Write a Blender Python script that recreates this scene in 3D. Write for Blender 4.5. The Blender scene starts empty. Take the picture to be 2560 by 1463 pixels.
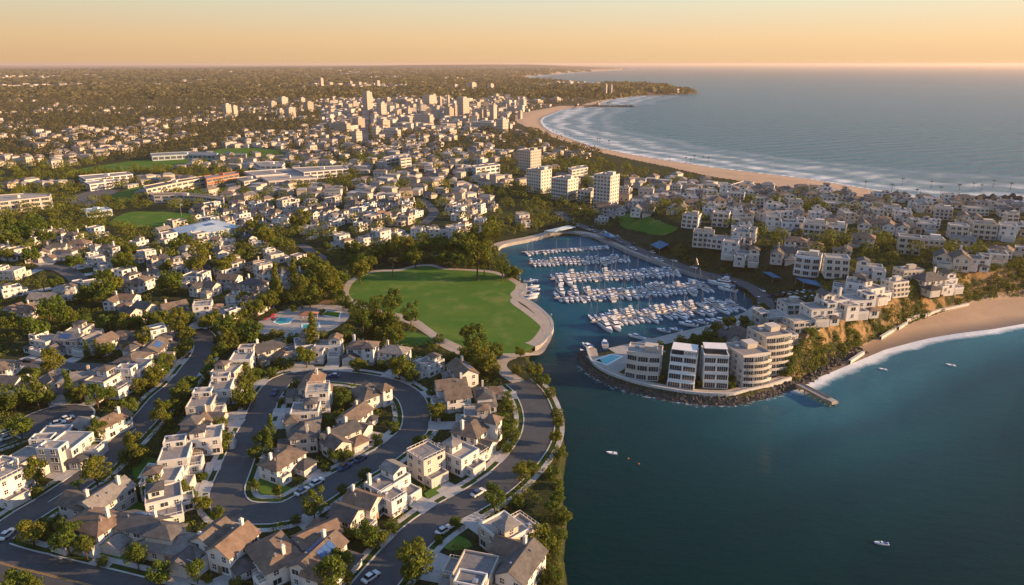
import bpy, math, random
import numpy as np
from math import radians, sin, cos, pi, sqrt, atan2, hypot
from mathutils import Vector

random.seed(11)
rng = np.random.default_rng(11)
SC = bpy.context.scene
COL = SC.collection

# ------------------------------------------------------------------ camera
CAM_H, FPX, PITCH = 110.0, 1730.0, radians(18.3)
cam = bpy.data.cameras.new('camera')
cam.sensor_fit = 'HORIZONTAL'
cam.sensor_width = 36.0
cam.lens = FPX / 2560 * 36.0
cam.clip_start = 1.0
cam.clip_end = 300000.0
camo = bpy.data.objects.new('camera', cam)
camo.location = (0, 0, CAM_H)
camo.rotation_euler = (pi / 2 - PITCH, 0, 0)
COL.objects.link(camo)
SC.camera = camo

# ------------------------------------------------------------------ sky, sun, exposure
SUN_AZ, SUN_EL = radians(94), radians(13.5)       # azimuth clockwise from +Y
SKY_STRENGTH = 0.062
HAZE_D = 0.000044
world = bpy.data.worlds.new('World')
SC.world = world
world.use_nodes = True
wn, wl = world.node_tree.nodes, world.node_tree.links
bg = wn['Background']
sky = wn.new('ShaderNodeTexSky')
sky.sky_type = 'NISHITA'
sky.sun_disc = False
sky.sun_elevation = SUN_EL
sky.sun_rotation = SUN_AZ
sky.altitude = 100
sky.air_density = 1.6
sky.dust_density = 4.0
sky.ozone_density = 1.5
# golden band of dusk air low over the horizon, blended into the physical sky
geo = wn.new('ShaderNodeNewGeometry')
sep = wn.new('ShaderNodeSeparateXYZ')
wl.new(geo.outputs['Incoming'], sep.inputs[0])
el = wn.new('ShaderNodeMath'); el.operation = 'MULTIPLY'; el.inputs[1].default_value = -1.0
wl.new(sep.outputs['Z'], el.inputs[0])
ramp = wn.new('ShaderNodeValToRGB')
for p, c in ((0.0, (6.5, 4.15, 2.2, 1)), (0.03, (7.2, 4.9, 2.65, 1)), (0.075, (6.3, 5.75, 4.2, 1)), (0.115, (3.3, 4.9, 6.0, 1)), (0.3, (2.1, 3.4, 5.6, 1)), (1.0, (1.75, 2.8, 5.0, 1))):
    if p in (0.0, 1.0):
        e = ramp.color_ramp.elements[0 if p == 0 else -1]
    else:
        e = ramp.color_ramp.elements.new(p)
    e.color = c
wl.new(el.outputs[0], ramp.inputs[0])
glow = wn.new('ShaderNodeMath'); glow.operation = 'MULTIPLY_ADD'    # brighter towards the sun
glow.inputs[1].default_value = -0.22; glow.inputs[2].default_value = 1.0
wl.new(sep.outputs['X'], glow.inputs[0])
gm = wn.new('ShaderNodeVectorMath'); gm.operation = 'SCALE'
wl.new(ramp.outputs[0], gm.inputs[0]); wl.new(glow.outputs[0], gm.inputs['Scale'])
mixw = wn.new('ShaderNodeMix'); mixw.data_type = 'RGBA'; mixw.inputs[0].default_value = 0.85
wl.new(sky.outputs[0], mixw.inputs[6]); wl.new(gm.outputs[0], mixw.inputs[7])
wl.new(mixw.outputs[2], bg.inputs['Color'])
bg.inputs['Strength'].default_value = SKY_STRENGTH

sun = bpy.data.lights.new('sun', 'SUN')
sun.energy = 5.0
sun.angle = radians(0.6)
sun.color = (1.0, 0.62, 0.31)
suno = bpy.data.objects.new('sun', sun)
S = Vector((sin(SUN_AZ) * cos(SUN_EL), cos(SUN_AZ) * cos(SUN_EL), sin(SUN_EL)))
suno.rotation_euler = (-S).to_track_quat('-Z', 'Y').to_euler()
suno.location = (0, 0, 400)
COL.objects.link(suno)

vs = SC.view_settings
vs.view_transform = 'Standard'
vs.look = 'None'
vs.gamma = 1
vs.use_curve_mapping = False
vs.exposure = 1.18
cy = SC.cycles
cy.max_bounces = 5
cy.diffuse_bounces = 2
cy.glossy_bounces = 2
cy.transmission_bounces = 2
cy.volume_bounces = 0
cy.transparent_max_bounces = 6
cy.use_denoising = True

# ------------------------------------------------------------------ pixels (2560 x 1463) to ground
def ray(px, py):
    a, b = (px - 1280) / FPX, (731.5 - py) / FPX
    return np.array([a, cos(PITCH) + b * sin(PITCH), -sin(PITCH) + b * cos(PITCH)])

def W(px, py, z=2.0):
    d = ray(px, py)
    t = (z - CAM_H) / d[2]
    return (d[0] * t, d[1] * t)

def Wl(pts, z=2.0):
    return np.array([W(x, y, z) for x, y in pts])

# ------------------------------------------------------------------ coast
# (px, py, kind of shore that starts here): n natural bank, q quay, r rock, s sand
COAST = [(1440, 2000, 'n'), (1425, 1500, 'n'), (1410, 1400, 'n'), (1418, 1310, 'n'), (1404, 1230, 'n'), (1416, 1150, 'n'), (1408, 1080, 'n'), (1402, 1020, 'n'), (1374, 968, 'n'),
         (1338, 930, 'n'), (1322, 898, 'n'), (1336, 878, 'q'), (1356, 868, 'q'), (1374, 846, 'q'), (1382, 825, 'q'), (1374, 803, 'q'), (1340, 772, 'q'), (1303, 748, 'q'), (1312, 735, 'q'), (1316, 718, 'q'),
         (1298, 696, 'n'), (1286, 675, 'n'), (1258, 648, 'n'), (1244, 630, 'q'), (1262, 618, 'q'), (1330, 604, 'q'), (1392, 590, 'q'), (1460, 592, 'q'), (1520, 612, 'q'), (1580, 638, 'q'),
         (1660, 668, 'q'), (1740, 694, 'q'), (1800, 705, 'q'), (1850, 725, 'n'), (1880, 752, 'n'), (1884, 775, 'n'), (1855, 795, 'q'), (1780, 822, 'q'), (1700, 842, 'q'), (1600, 866, 'q'), (1520, 884, 'q'), (1470, 892, 'q'),
         (1452, 872, 'q'), (1449, 884, 'q'), (1460, 918, 'r'), (1490, 944, 'r'), (1540, 966, 'r'), (1600, 984, 'r'), (1660, 996, 'r'), (1740, 1008, 'r'), (1830, 1011, 'r'), (1880, 1000, 'r'), (1940, 985, 'r'),
         (1992, 968, 's'), (2050, 940, 's'), (2110, 915, 's'), (2150, 898, 's'), (2210, 873, 's'), (2285, 853, 's'), (2330, 843, 's'), (2390, 833, 's'), (2480, 822, 's'), (2560, 808, 's'), (2900, 780, 's'), (3600, 740, 's'),
         (3700, 600, 's'), (2900, 528, 's'), (2560, 504, 's'), (2400, 500, 's'), (2290, 494, 's'), (2160, 471, 's'), (2020, 447, 's'), (1898, 433, 's'), (1777, 418, 's'), (1667, 401, 's'), (1571, 385, 's'), (1475, 364, 's'),
         (1420, 344, 's'), (1381, 332, 's'), (1359, 317, 's'), (1350, 303, 's'), (1357, 294, 's'), (1376, 286, 's'), (1400, 277, 's'), (1425, 271, 'r'), (1490, 267.5, 'r'), (1585, 267, 'r'), (1500, 264, 'r'), (1495, 259, 's'),
         (1528, 249, 's'), (1590, 240.5, 'r'), (1667, 238, 'r'), (1752, 234.5, 'r'), (1722, 228, 'r'), (1640, 220, 'r'), (1557, 217, 'r'), (1434, 211, 's'), (1376, 205, 's'), (1312, 199.5, 's'), (1302, 195.5, 's'), (1337, 189.5, 's'),
         (1447, 180.5, 's'), (1580, 173.8, 'r'), (1520, 170.5, 'r'), (1400, 167, 'r'), (1330, 163, 'r'), (1310, 161.4, 'r'), (-3500, 161.4, 'n'), (-3500, 2000, 'n')]
CP = np.array([W(x, y, 0.0) for x, y, _ in COAST])
CK = [k for _, _, k in COAST]

def seg_dist(X, Y, A, B):
    d = B - A
    L2 = (d ** 2).sum() + 1e-9
    t = np.clip(((X - A[0]) * d[0] + (Y - A[1]) * d[1]) / L2, 0, 1)
    return np.hypot(X - A[0] - t * d[0], Y - A[1] - t * d[1])

def inside(X, Y, P):
    P = np.asarray(P)
    r = np.zeros(X.shape, bool)
    for i in range(len(P)):
        a, b = P[i], P[(i + 1) % len(P)]
        if a[1] == b[1]:
            continue
        c = (a[1] > Y) != (b[1] > Y)
        r ^= c & (X < (b[0] - a[0]) * (Y - a[1]) / (b[1] - a[1]) + a[0])
    return r

def coast_info(X, Y):
    n = len(CP)
    D = np.full(X.shape, 1e9); sand = np.full(X.shape, 1e9); rock = np.full(X.shape, 1e9)
    for i in range(n):
        d = seg_dist(X, Y, CP[i], CP[(i + 1) % n])
        D = np.minimum(D, d)
        if CK[i] == 's':
            sand = np.minimum(sand, d)
        elif CK[i] == 'r':
            rock = np.minimum(rock, d)
    s = np.where(inside(X, Y, CP), 1.0, -1.0)
    return D * s, sand, rock

def poly_dist(X, Y, P):
    D = np.full(np.shape(X), 1e9)
    for i in range(len(P) - 1):
        D = np.minimum(D, seg_dist(X, Y, np.asarray(P[i], float), np.asarray(P[i + 1], float)))
    return D

def sstep(a, b, x):
    t = np.clip((x - a) / (b - a), 0, 1)
    return t * t * (3 - 2 * t)

# bluff: (px, py, width of the slope behind the edge that starts here)
RIDGE = [(1946, 948, 9), (1985, 945, 8), (2060, 905, 9), (2130, 868, 9), (2200, 832, 10), (2300, 792, 10), (2400, 762, 11), (2445, 748, 10), (2560, 740, 10), (2900, 728, 10), (3500, 700, 60), (3500, 560, 60), (2900, 545, 60),
         (2300, 515, 60), (1950, 488, 70), (1700, 462, 90), (1560, 505, 60), (1480, 545, 30), (1560, 590, 26), (1660, 634, 26), (1760, 668, 26), (1870, 702, 26), (1935, 745, 30), (1925, 790, 26), (1880, 845, 20), (1905, 900, 14)]
RP = np.array([W(x, y, 2.5) for x, y, _ in RIDGE])
TOWN = [(600, 660, 60), (790, 642, 24), (850, 624, 22), (1000, 614, 22), (1180, 606, 22), (1270, 586, 24), (1340, 560, 40), (1430, 500, 150), (1500, 420, 150), (1380, 355, 150), (1200, 330, 200), (600, 330, 200), (500, 480, 120)]
TP = np.array([W(x, y, 2.5) for x, y, _ in TOWN])

def plateau(X, Y, P, wd):
    h = np.ones(X.shape)
    n = len(P)
    for i in range(n):
        h = np.minimum(h, sstep(0, wd[i], seg_dist(X, Y, P[i], P[(i + 1) % n])))
    return h * inside(X, Y, P)

RWD = [r[2] for r in RIDGE]
TWD = [r[2] for r in TOWN]

def vnoise(X, Y, s, seed=0):
    """smooth value noise in numpy"""
    x, y = X / s, Y / s
    xi, yi = np.floor(x).astype(np.int64), np.floor(y).astype(np.int64)
    fx, fy = x - xi, y - yi
    fx, fy = fx * fx * (3 - 2 * fx), fy * fy * (3 - 2 * fy)
    def hsh(a, b):
        h = (a * 374761393 + b * 668265263 + seed * 1442695041) & 0x7fffffff
        h = ((h ^ (h >> 13)) * 1274126177) & 0x7fffffff
        return ((h ^ (h >> 16)) & 0xffff) / 65535.0
    a, b, c, d = hsh(xi, yi), hsh(xi + 1, yi), hsh(xi, yi + 1), hsh(xi + 1, yi + 1)
    return (a * (1 - fx) + b * fx) * (1 - fy) + (c * (1 - fx) + d * fx) * fy

def terrain(X, Y, info=None):
    X = np.asarray(X, float); Y = np.asarray(Y, float)
    D, sand, rock = info if info is not None else coast_info(X, Y)
    base = 2.0
    ws = np.clip((sand - D) / 12.0, 0, 1)                     # 0 where the closest shore is sand
    steep = np.where(D > 0, base * sstep(0, 2.2, D), np.maximum(-3, D * 0.8))
    beach = np.where(D > 0, np.minimum(base + 0.6 * sstep(30, 90, D), 0.062 * D), np.maximum(-3, D * 0.06))
    z = ws * steep + (1 - ws) * beach
    h = plateau(X, Y, RP, RWD)
    gully = 0.8 + 0.35 * vnoise(X, Y, 9, 3)
    z = z + 13.0 * np.where(h < 0.97, h * np.minimum(1, gully + h * 0.3), h)
    z = z + 6.5 * plateau(X, Y, TP, TWD)
    far = sstep(1900, 2600, Y) * (D > 0)
    z = z + far * (16 * sstep(10, 120, D) * sstep(-100, 400, X) + 26 * sstep(300, 5000, Y - 2500) * sstep(50, 600, D) * vnoise(X, Y, 1500, 5))
    z = z + sstep(8500, 13500, Y) * 66 * sstep(60, 2600, D) * sstep(-9000, 200, X) * (D > 0)
    return z

def G(px, py, dz=0.0):
    """point of the ground seen at a pixel (or of a level dz above the ground)"""
    z = 2.0
    for k in range(14):
        x, y = W(px, py, z + dz)
        zn = float(terrain(np.array([x]), np.array([y]))[0])
        if abs(zn - z) < .03:
            break
        z = zn if k < 3 else 0.5 * (z + max(zn, 0.0))
    return x, y, z
# ------------------------------------------------------------------ materials
MATS = {}
def nt(name):
    m = bpy.data.materials.new(name)
    m.use_nodes = True
    return m, m.node_tree.nodes, m.node_tree.links, m.node_tree.nodes['Principled BSDF']

def mixc(n, l, fac, a, b, mode='MIX'):
    x = n.new('ShaderNodeMix'); x.data_type = 'RGBA'; x.blend_type = mode
    for s, v in ((0, fac), (6, a), (7, b)):
        if hasattr(v, 'is_linked'):
            l.new(v, x.inputs[s])
        else:
            x.inputs[s].default_value = v if s == 0 else (*v, 1)
    return x.outputs[2]

def noise(n, l, scale, detail=4, coord=None, rough=0.6):
    t = n.new('ShaderNodeTexNoise')
    t.inputs['Scale'].default_value = scale
    t.inputs['Detail'].default_value = detail
    t.inputs['Roughness'].default_value = rough
    if coord is None:
        coord = n.new('ShaderNodeNewGeometry').outputs['Position']
    l.new(coord, t.inputs['Vector'])
    return t.outputs['Fac']

def remap(n, l, v, a, b, c=0.0, d=1.0):
    r = n.new('ShaderNodeMapRange')
    l.new(v, r.inputs[0])
    for i, q in enumerate((a, b, c, d)):
        r.inputs[1 + i].default_value = q
    return r.outputs[0]

def attr(n, name):
    a = n.new('ShaderNodeAttribute'); a.attribute_name = name
    return a

def bump(n, l, v, strength, dist):
    b = n.new('ShaderNodeBump')
    b.inputs['Strength'].default_value = strength
    b.inputs['Distance'].default_value = dist
    l.new(v, b.inputs['Height'])
    return b.outputs[0]

def simple(name, a, b=None, scale=0.6, rough=0.8, bmp=0.0, c=None, cscale=6.0, metal=0.0, spec=0.3):
    """two tones mixed by noise, a finer third tone, optional bump"""
    if name in MATS:
        return MATS[name]
    m, n, l, p = nt(name)
    b = b or tuple(x * 0.8 for x in a)
    col = mixc(n, l, remap(n, l, noise(n, l, scale), 0.35, 0.68), a, b)
    if c:
        col = mixc(n, l, remap(n, l, noise(n, l, cscale, 3), 0.52, 0.72), col, c)
    l.new(col, p.inputs['Base Color'])
    p.inputs['Roughness'].default_value = rough
    p.inputs['Metallic'].default_value = metal
    p.inputs['Specular IOR Level'].default_value = spec
    if bmp:
        l.new(bump(n, l, noise(n, l, cscale, 3), bmp, 0.1), p.inputs['Normal'])
    MATS[name] = m
    return m

def varied(name, tones, rough=0.85, scale=1.2, stripe=0.0, dirt=0.14):
    """a tone picked per object, weathered by noise; stripe draws roof courses in relief"""
    m, n, l, p = nt(name)
    oi = n.new('ShaderNodeObjectInfo')
    r = n.new('ShaderNodeValToRGB'); r.color_ramp.interpolation = 'CONSTANT'
    els = r.color_ramp.elements
    for i, t in enumerate(tones):
        e = els[0] if i == 0 else (els[1] if i == len(tones) - 1 and len(tones) == 2 else els.new(i / len(tones)))
        if i == 1 and len(tones) == 2:
            e.position = 0.5
        e.color = (*t, 1)
    if len(tones) > 2:
        els.remove(els[len(els) - 1]) if els[len(els) - 1].position > 0.999 else None
    l.new(oi.outputs['Random'], r.inputs[0])
    g = n.new('ShaderNodeNewGeometry').outputs['Position']
    f = noise(n, l, scale, 5, g, 0.7)
    col = mixc(n, l, remap(n, l, f, 0.3, 0.75), r.outputs[0], tuple(max(0, 1 - dirt * 3) for _ in range(3)), 'MULTIPLY')
    if stripe:
        w = n.new('ShaderNodeTexWave'); w.wave_type = 'BANDS'; w.bands_direction = 'Z'
        w.inputs['Scale'].default_value = stripe; w.inputs['Distortion'].default_value = 1.0
        l.new(g, w.inputs['Vector'])
        l.new(bump(n, l, w.outputs['Fac'], 0.5, 0.05), p.inputs['Normal'])
        f2 = noise(n, l, 9, 2, g)
        col = mixc(n, l, remap(n, l, f2, 0.4, 0.7, 0, 0.6), col, (0.72, 0.72, 0.75), 'MULTIPLY')
    l.new(col, p.inputs['Base Color'])
    p.inputs['Roughness'].default_value = rough
    p.inputs['Specular IOR Level'].default_value = 0.25
    MATS[name] = m
    return m

varied('stucco', [(0.66, 0.645, 0.62), (0.66, 0.65, 0.64), (0.54, 0.49, 0.43), (0.66, 0.65, 0.63), (0.5, 0.44, 0.37), (0.57, 0.53, 0.48), (0.6, 0.59, 0.58), (0.63, 0.61, 0.59)], dirt=0.07)
varied('shingle', [(0.19, 0.158, 0.132), (0.125, 0.122, 0.122), (0.22, 0.17, 0.135), (0.16, 0.15, 0.145), (0.1, 0.1, 0.105), (0.2, 0.16, 0.13), (0.27, 0.19, 0.14), (0.3, 0.28, 0.26), (0.24, 0.175, 0.13)], stripe=5.0, dirt=0.2, scale=0.5)
varied('flat_roof', [(0.3, 0.28, 0.27), (0.22, 0.215, 0.22), (0.4, 0.37, 0.34), (0.28, 0.26, 0.25)], dirt=0.16)
varied('tower_wall', [(0.48, 0.42, 0.36), (0.52, 0.47, 0.41), (0.4, 0.34, 0.28), (0.5, 0.45, 0.4)], dirt=0.08)
varied('condo_wall', [(0.55, 0.5, 0.44), (0.6, 0.57, 0.52), (0.51, 0.46, 0.39), (0.58, 0.54, 0.49)], dirt=0.07)
simple('white_render', (0.7, 0.7, 0.69), (0.63, 0.62, 0.6), .4, .8)
simple('trim', (0.74, 0.72, 0.69), (0.66, 0.64, 0.6), rough=0.6)
simple('concrete', (0.36, 0.345, 0.33), (0.28, 0.27, 0.26), 0.35, 0.9, 0.2, (0.22, 0.21, 0.2), 3)
simple('sidewalk', (0.42, 0.41, 0.4), (0.34, 0.33, 0.32), 0.5, 0.9, 0.1, (0.26, 0.25, 0.24), 4)
simple('kerbstone', (0.5, 0.49, 0.47), (0.4, 0.39, 0.38), 0.8, 0.9)
simple('promenade', (0.4, 0.34, 0.28), (0.33, 0.28, 0.23), 0.3, 0.9, 0.2, (0.27, 0.23, 0.19), 2)
simple('asphalt', (0.07, 0.076, 0.084), (0.052, 0.057, 0.063), 0.25, 0.85, 0.25, (0.09, 0.09, 0.095), 0.5)
simple('old_asphalt', (0.1, 0.1, 0.105), (0.075, 0.075, 0.08), 0.2, 0.9, 0.2, (0.13, 0.13, 0.13), 0.8)
simple('paint_yellow', (0.55, 0.32, 0.06), (0.4, 0.25, 0.07), 2)
simple('paint_white', (0.72, 0.72, 0.7), (0.5, 0.5, 0.5), 2)
simple('grass_mown', (0.058, 0.135, 0.022), (0.088, 0.155, 0.027), 0.045, 0.95, 0.4, (0.14, 0.18, 0.045), 0.1, spec=0.05)
simple('yard_grass', (0.03, 0.062, 0.014), (0.022, 0.045, 0.012), 0.3, 0.95, 0.5, (0.06, 0.07, 0.02), 1.5, spec=0.05)
simple('dirt', (0.2, 0.13, 0.085), (0.15, 0.1, 0.07), 0.4, 0.95, 0.3, (0.24, 0.18, 0.12), 2, spec=0.05)
simple('bark', (0.12, 0.08, 0.05), (0.08, 0.055, 0.035), 3, 0.95, spec=0.05)
simple('rock', (0.045, 0.042, 0.04), (0.085, 0.078, 0.07), 0.5, 0.9, 0.6, (0.14, 0.125, 0.11), 2)
simple('gelcoat', (0.8, 0.8, 0.8), (0.7, 0.7, 0.71), 1.5, 0.25, spec=0.5)
simple('gel_blue', (0.02, 0.04, 0.12), (0.03, 0.05, 0.14), 1.5, 0.25, spec=0.5)
simple('canvas_blue', (0.03, 0.1, 0.25), (0.025, 0.08, 0.2), 2, 0.8)
simple('awning_blue', (0.06, 0.16, 0.28), (0.045, 0.12, 0.21), 0.6, 0.7)
simple('deck_wood', (0.3, 0.21, 0.13), (0.22, 0.15, 0.1), 2, 0.8)
simple('dock_plank', (0.33, 0.3, 0.27), (0.25, 0.22, 0.2), 1.5, 0.9)
simple('aluminium', (0.55, 0.55, 0.55), (0.45, 0.45, 0.46), 3, 0.35, metal=0.8)
simple('red_paint', (0.45, 0.03, 0.04), (0.35, 0.02, 0.03), 1, 0.5)
simple('clay_brick', (0.33, 0.15, 0.09), (0.26, 0.12, 0.07), 1.5, 0.9)
simple('blue_tint', (0.05, 0.12, 0.3), (0.04, 0.09, 0.22), 1, 0.4)
simple('pale_blue', (0.42, 0.5, 0.56), (0.34, 0.41, 0.46), 0.15, 0.5)
simple('garage_panel', (0.5, 0.48, 0.45), (0.42, 0.4, 0.38), 2, 0.6)
simple('rubber', (0.015, 0.015, 0.016), (0.02, 0.02, 0.02), 3, 0.9)
simple('orange_plastic', (0.7, 0.25, 0.03), (0.6, 0.2, 0.02), 3, 0.4)
varied('car_paint', [(0.55, 0.56, 0.57), (0.03, 0.03, 0.035), (0.62, 0.62, 0.6), (0.04, 0.07, 0.16), (0.2, 0.2, 0.21), (0.05, 0.1, 0.22), (0.7, 0.7, 0.69)], rough=0.25, dirt=0.02)

def glassy(name, col, rough=0.08):
    m, n, l, p = nt(name)
    f = noise(n, l, 0.35, 2)
    l.new(mixc(n, l, remap(n, l, f, 0.4, 0.65), col, tuple(c * 2.2 for c in col)), p.inputs['Base Color'])
    p.inputs['Roughness'].default_value = rough
    p.inputs['Specular IOR Level'].default_value = 0.6
    MATS[name] = m
glassy('glass', (0.02, 0.026, 0.034))
glassy('boat_glass', (0.01, 0.014, 0.02))

def water_pool():
    m, n, l, p = nt('pool_water')
    l.new(mixc(n, l, noise(n, l, 0.5), (0.03, 0.3, 0.36), (0.05, 0.42, 0.45)), p.inputs['Base Color'])
    p.inputs['Roughness'].default_value = 0.1
    l.new(bump(n, l, noise(n, l, 3.0, 2), 0.15, 0.1), p.inputs['Normal'])
    MATS['pool_water'] = m
water_pool()

def leafy(name, dark, lite, gold, wild=0.5):
    """leaf faces: tone from the leaf's own 'tint', shifted per plant"""
    m, n, l, p = nt(name)
    t = attr(n, 'tint').outputs['Fac']
    oi = n.new('ShaderNodeObjectInfo').outputs['Random']
    col = mixc(n, l, t, dark, lite)
    col = mixc(n, l, remap(n, l, oi, 0.25, 1.0, 0.0, wild), col, gold)
    l.new(col, p.inputs['Base Color'])
    p.inputs['Roughness'].default_value = 0.7
    p.inputs['Specular IOR Level'].default_value = 0.1
    tr = n.new('ShaderNodeBsdfTranslucent')
    l.new(mixc(n, l, 0.5, col, (0.25, 0.24, 0.02)), tr.inputs['Color'])
    ms = n.new('ShaderNodeMixShader'); ms.inputs[0].default_value = 0.22
    l.new(p.outputs[0], ms.inputs[1]); l.new(tr.outputs[0], ms.inputs[2])
    l.new(ms.outputs[0], n['Material Output'].inputs['Surface'])
    MATS[name] = m
leafy('leaf', (0.034, 0.060, 0.012), (0.115, 0.165, 0.022), (0.19, 0.16, 0.02))
leafy('leaf_scrub', (0.045, 0.075, 0.014), (0.13, 0.17, 0.022), (0.12, 0.1, 0.02), 0.3)
leafy('leaf_far_hazed', (0.048, 0.05, 0.026), (0.14, 0.12, 0.05), (0.10, 0.08, 0.02), 0.0)  # distant foliage, with the lightness of haze put into its colour
leafy('palm_leaf', (0.03, 0.055, 0.015), (0.08, 0.1, 0.02), (0.12, 0.1, 0.03), 0.4)

def ground_mat():
    m, n, l, p = nt('ground_earth')
    g = n.new('ShaderNodeNewGeometry')
    sp = n.new('ShaderNodeSeparateXYZ'); l.new(g.outputs['Position'], sp.inputs[0])
    nz = n.new('ShaderNodeSeparateXYZ'); l.new(g.outputs['True Normal'], nz.inputs[0])
    f1 = noise(n, l, 0.25, 6, None, 0.7)
    f2 = noise(n, l, 0.02, 4)
    col = mixc(n, l, remap(n, l, f1, 0.35, 0.65), (0.022, 0.036, 0.012), (0.055, 0.056, 0.026))
    col = mixc(n, l, remap(n, l, f2, 0.55, 0.7, 0, 0.7), col, (0.09, 0.07, 0.05))
    far = mixc(n, l, remap(n, l, noise(n, l, 0.012, 6, None, 0.75), 0.4, 0.62), (0.06, 0.058, 0.036), (0.16, 0.12, 0.085))  # paler earth far off: haze over the plain painted into the ground colour
    fy = remap(n, l, sp.outputs['Y'], 700, 2500)
    col = mixc(n, l, fy, col, far)
    # sandstone shows through on the steep bluff
    st_ = n.new('ShaderNodeMath'); st_.operation = 'MULTIPLY'
    l.new(remap(n, l, nz.outputs['Z'], 0.9, 0.72), st_.inputs[0]); l.new(attr(n, 'bluff').outputs['Fac'], st_.inputs[1]); st = st_.outputs[0]
    nst = noise(n, l, 0.12, 5)
    mul = n.new('ShaderNodeMath'); mul.operation = 'MULTIPLY'
    l.new(st, mul.inputs[0]); l.new(remap(n, l, nst, 0.45, 0.55), mul.inputs[1])
    cliff = mixc(n, l, noise(n, l, 0.9, 6, None, 0.75), (0.36, 0.24, 0.12), (0.22, 0.14, 0.08))
    col = mixc(n, l, mul.outputs[0], col, cliff)
    l.new(col, p.inputs['Base Color'])
    p.inputs['Roughness'].default_value = 0.95
    p.inputs['Specular IOR Level'].default_value = 0.05
    l.new(bump(n, l, noise(n, l, 0.6, 6, None, 0.75), 0.9, 0.8), p.inputs['Normal'])
    MATS['ground_earth'] = m
ground_mat()

def sand_mat():
    m, n, l, p = nt('sand')
    w = attr(n, 'wet').outputs['Fac']
    f = noise(n, l, 0.06, 6, None, 0.7)
    col = mixc(n, l, remap(n, l, f, 0.35, 0.65), (0.44, 0.31, 0.2), (0.37, 0.26, 0.175))
    col = mixc(n, l, remap(n, l, noise(n, l, 0.5, 5), 0.55, 0.75, 0, 0.5), col, (0.3, 0.22, 0.15))
    col = mixc(n, l, w, col, (0.17, 0.125, 0.09))
    l.new(col, p.inputs['Base Color'])
    l.new(remap(n, l, w, 0, 1, 0.95, 0.35), p.inputs['Roughness'])
    p.inputs['Specular IOR Level'].default_value = 0.3
    l.new(bump(n, l, noise(n, l, 1.5, 5), 0.3, 0.2), p.inputs['Normal'])
    MATS['sand'] = m
sand_mat()

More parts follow.
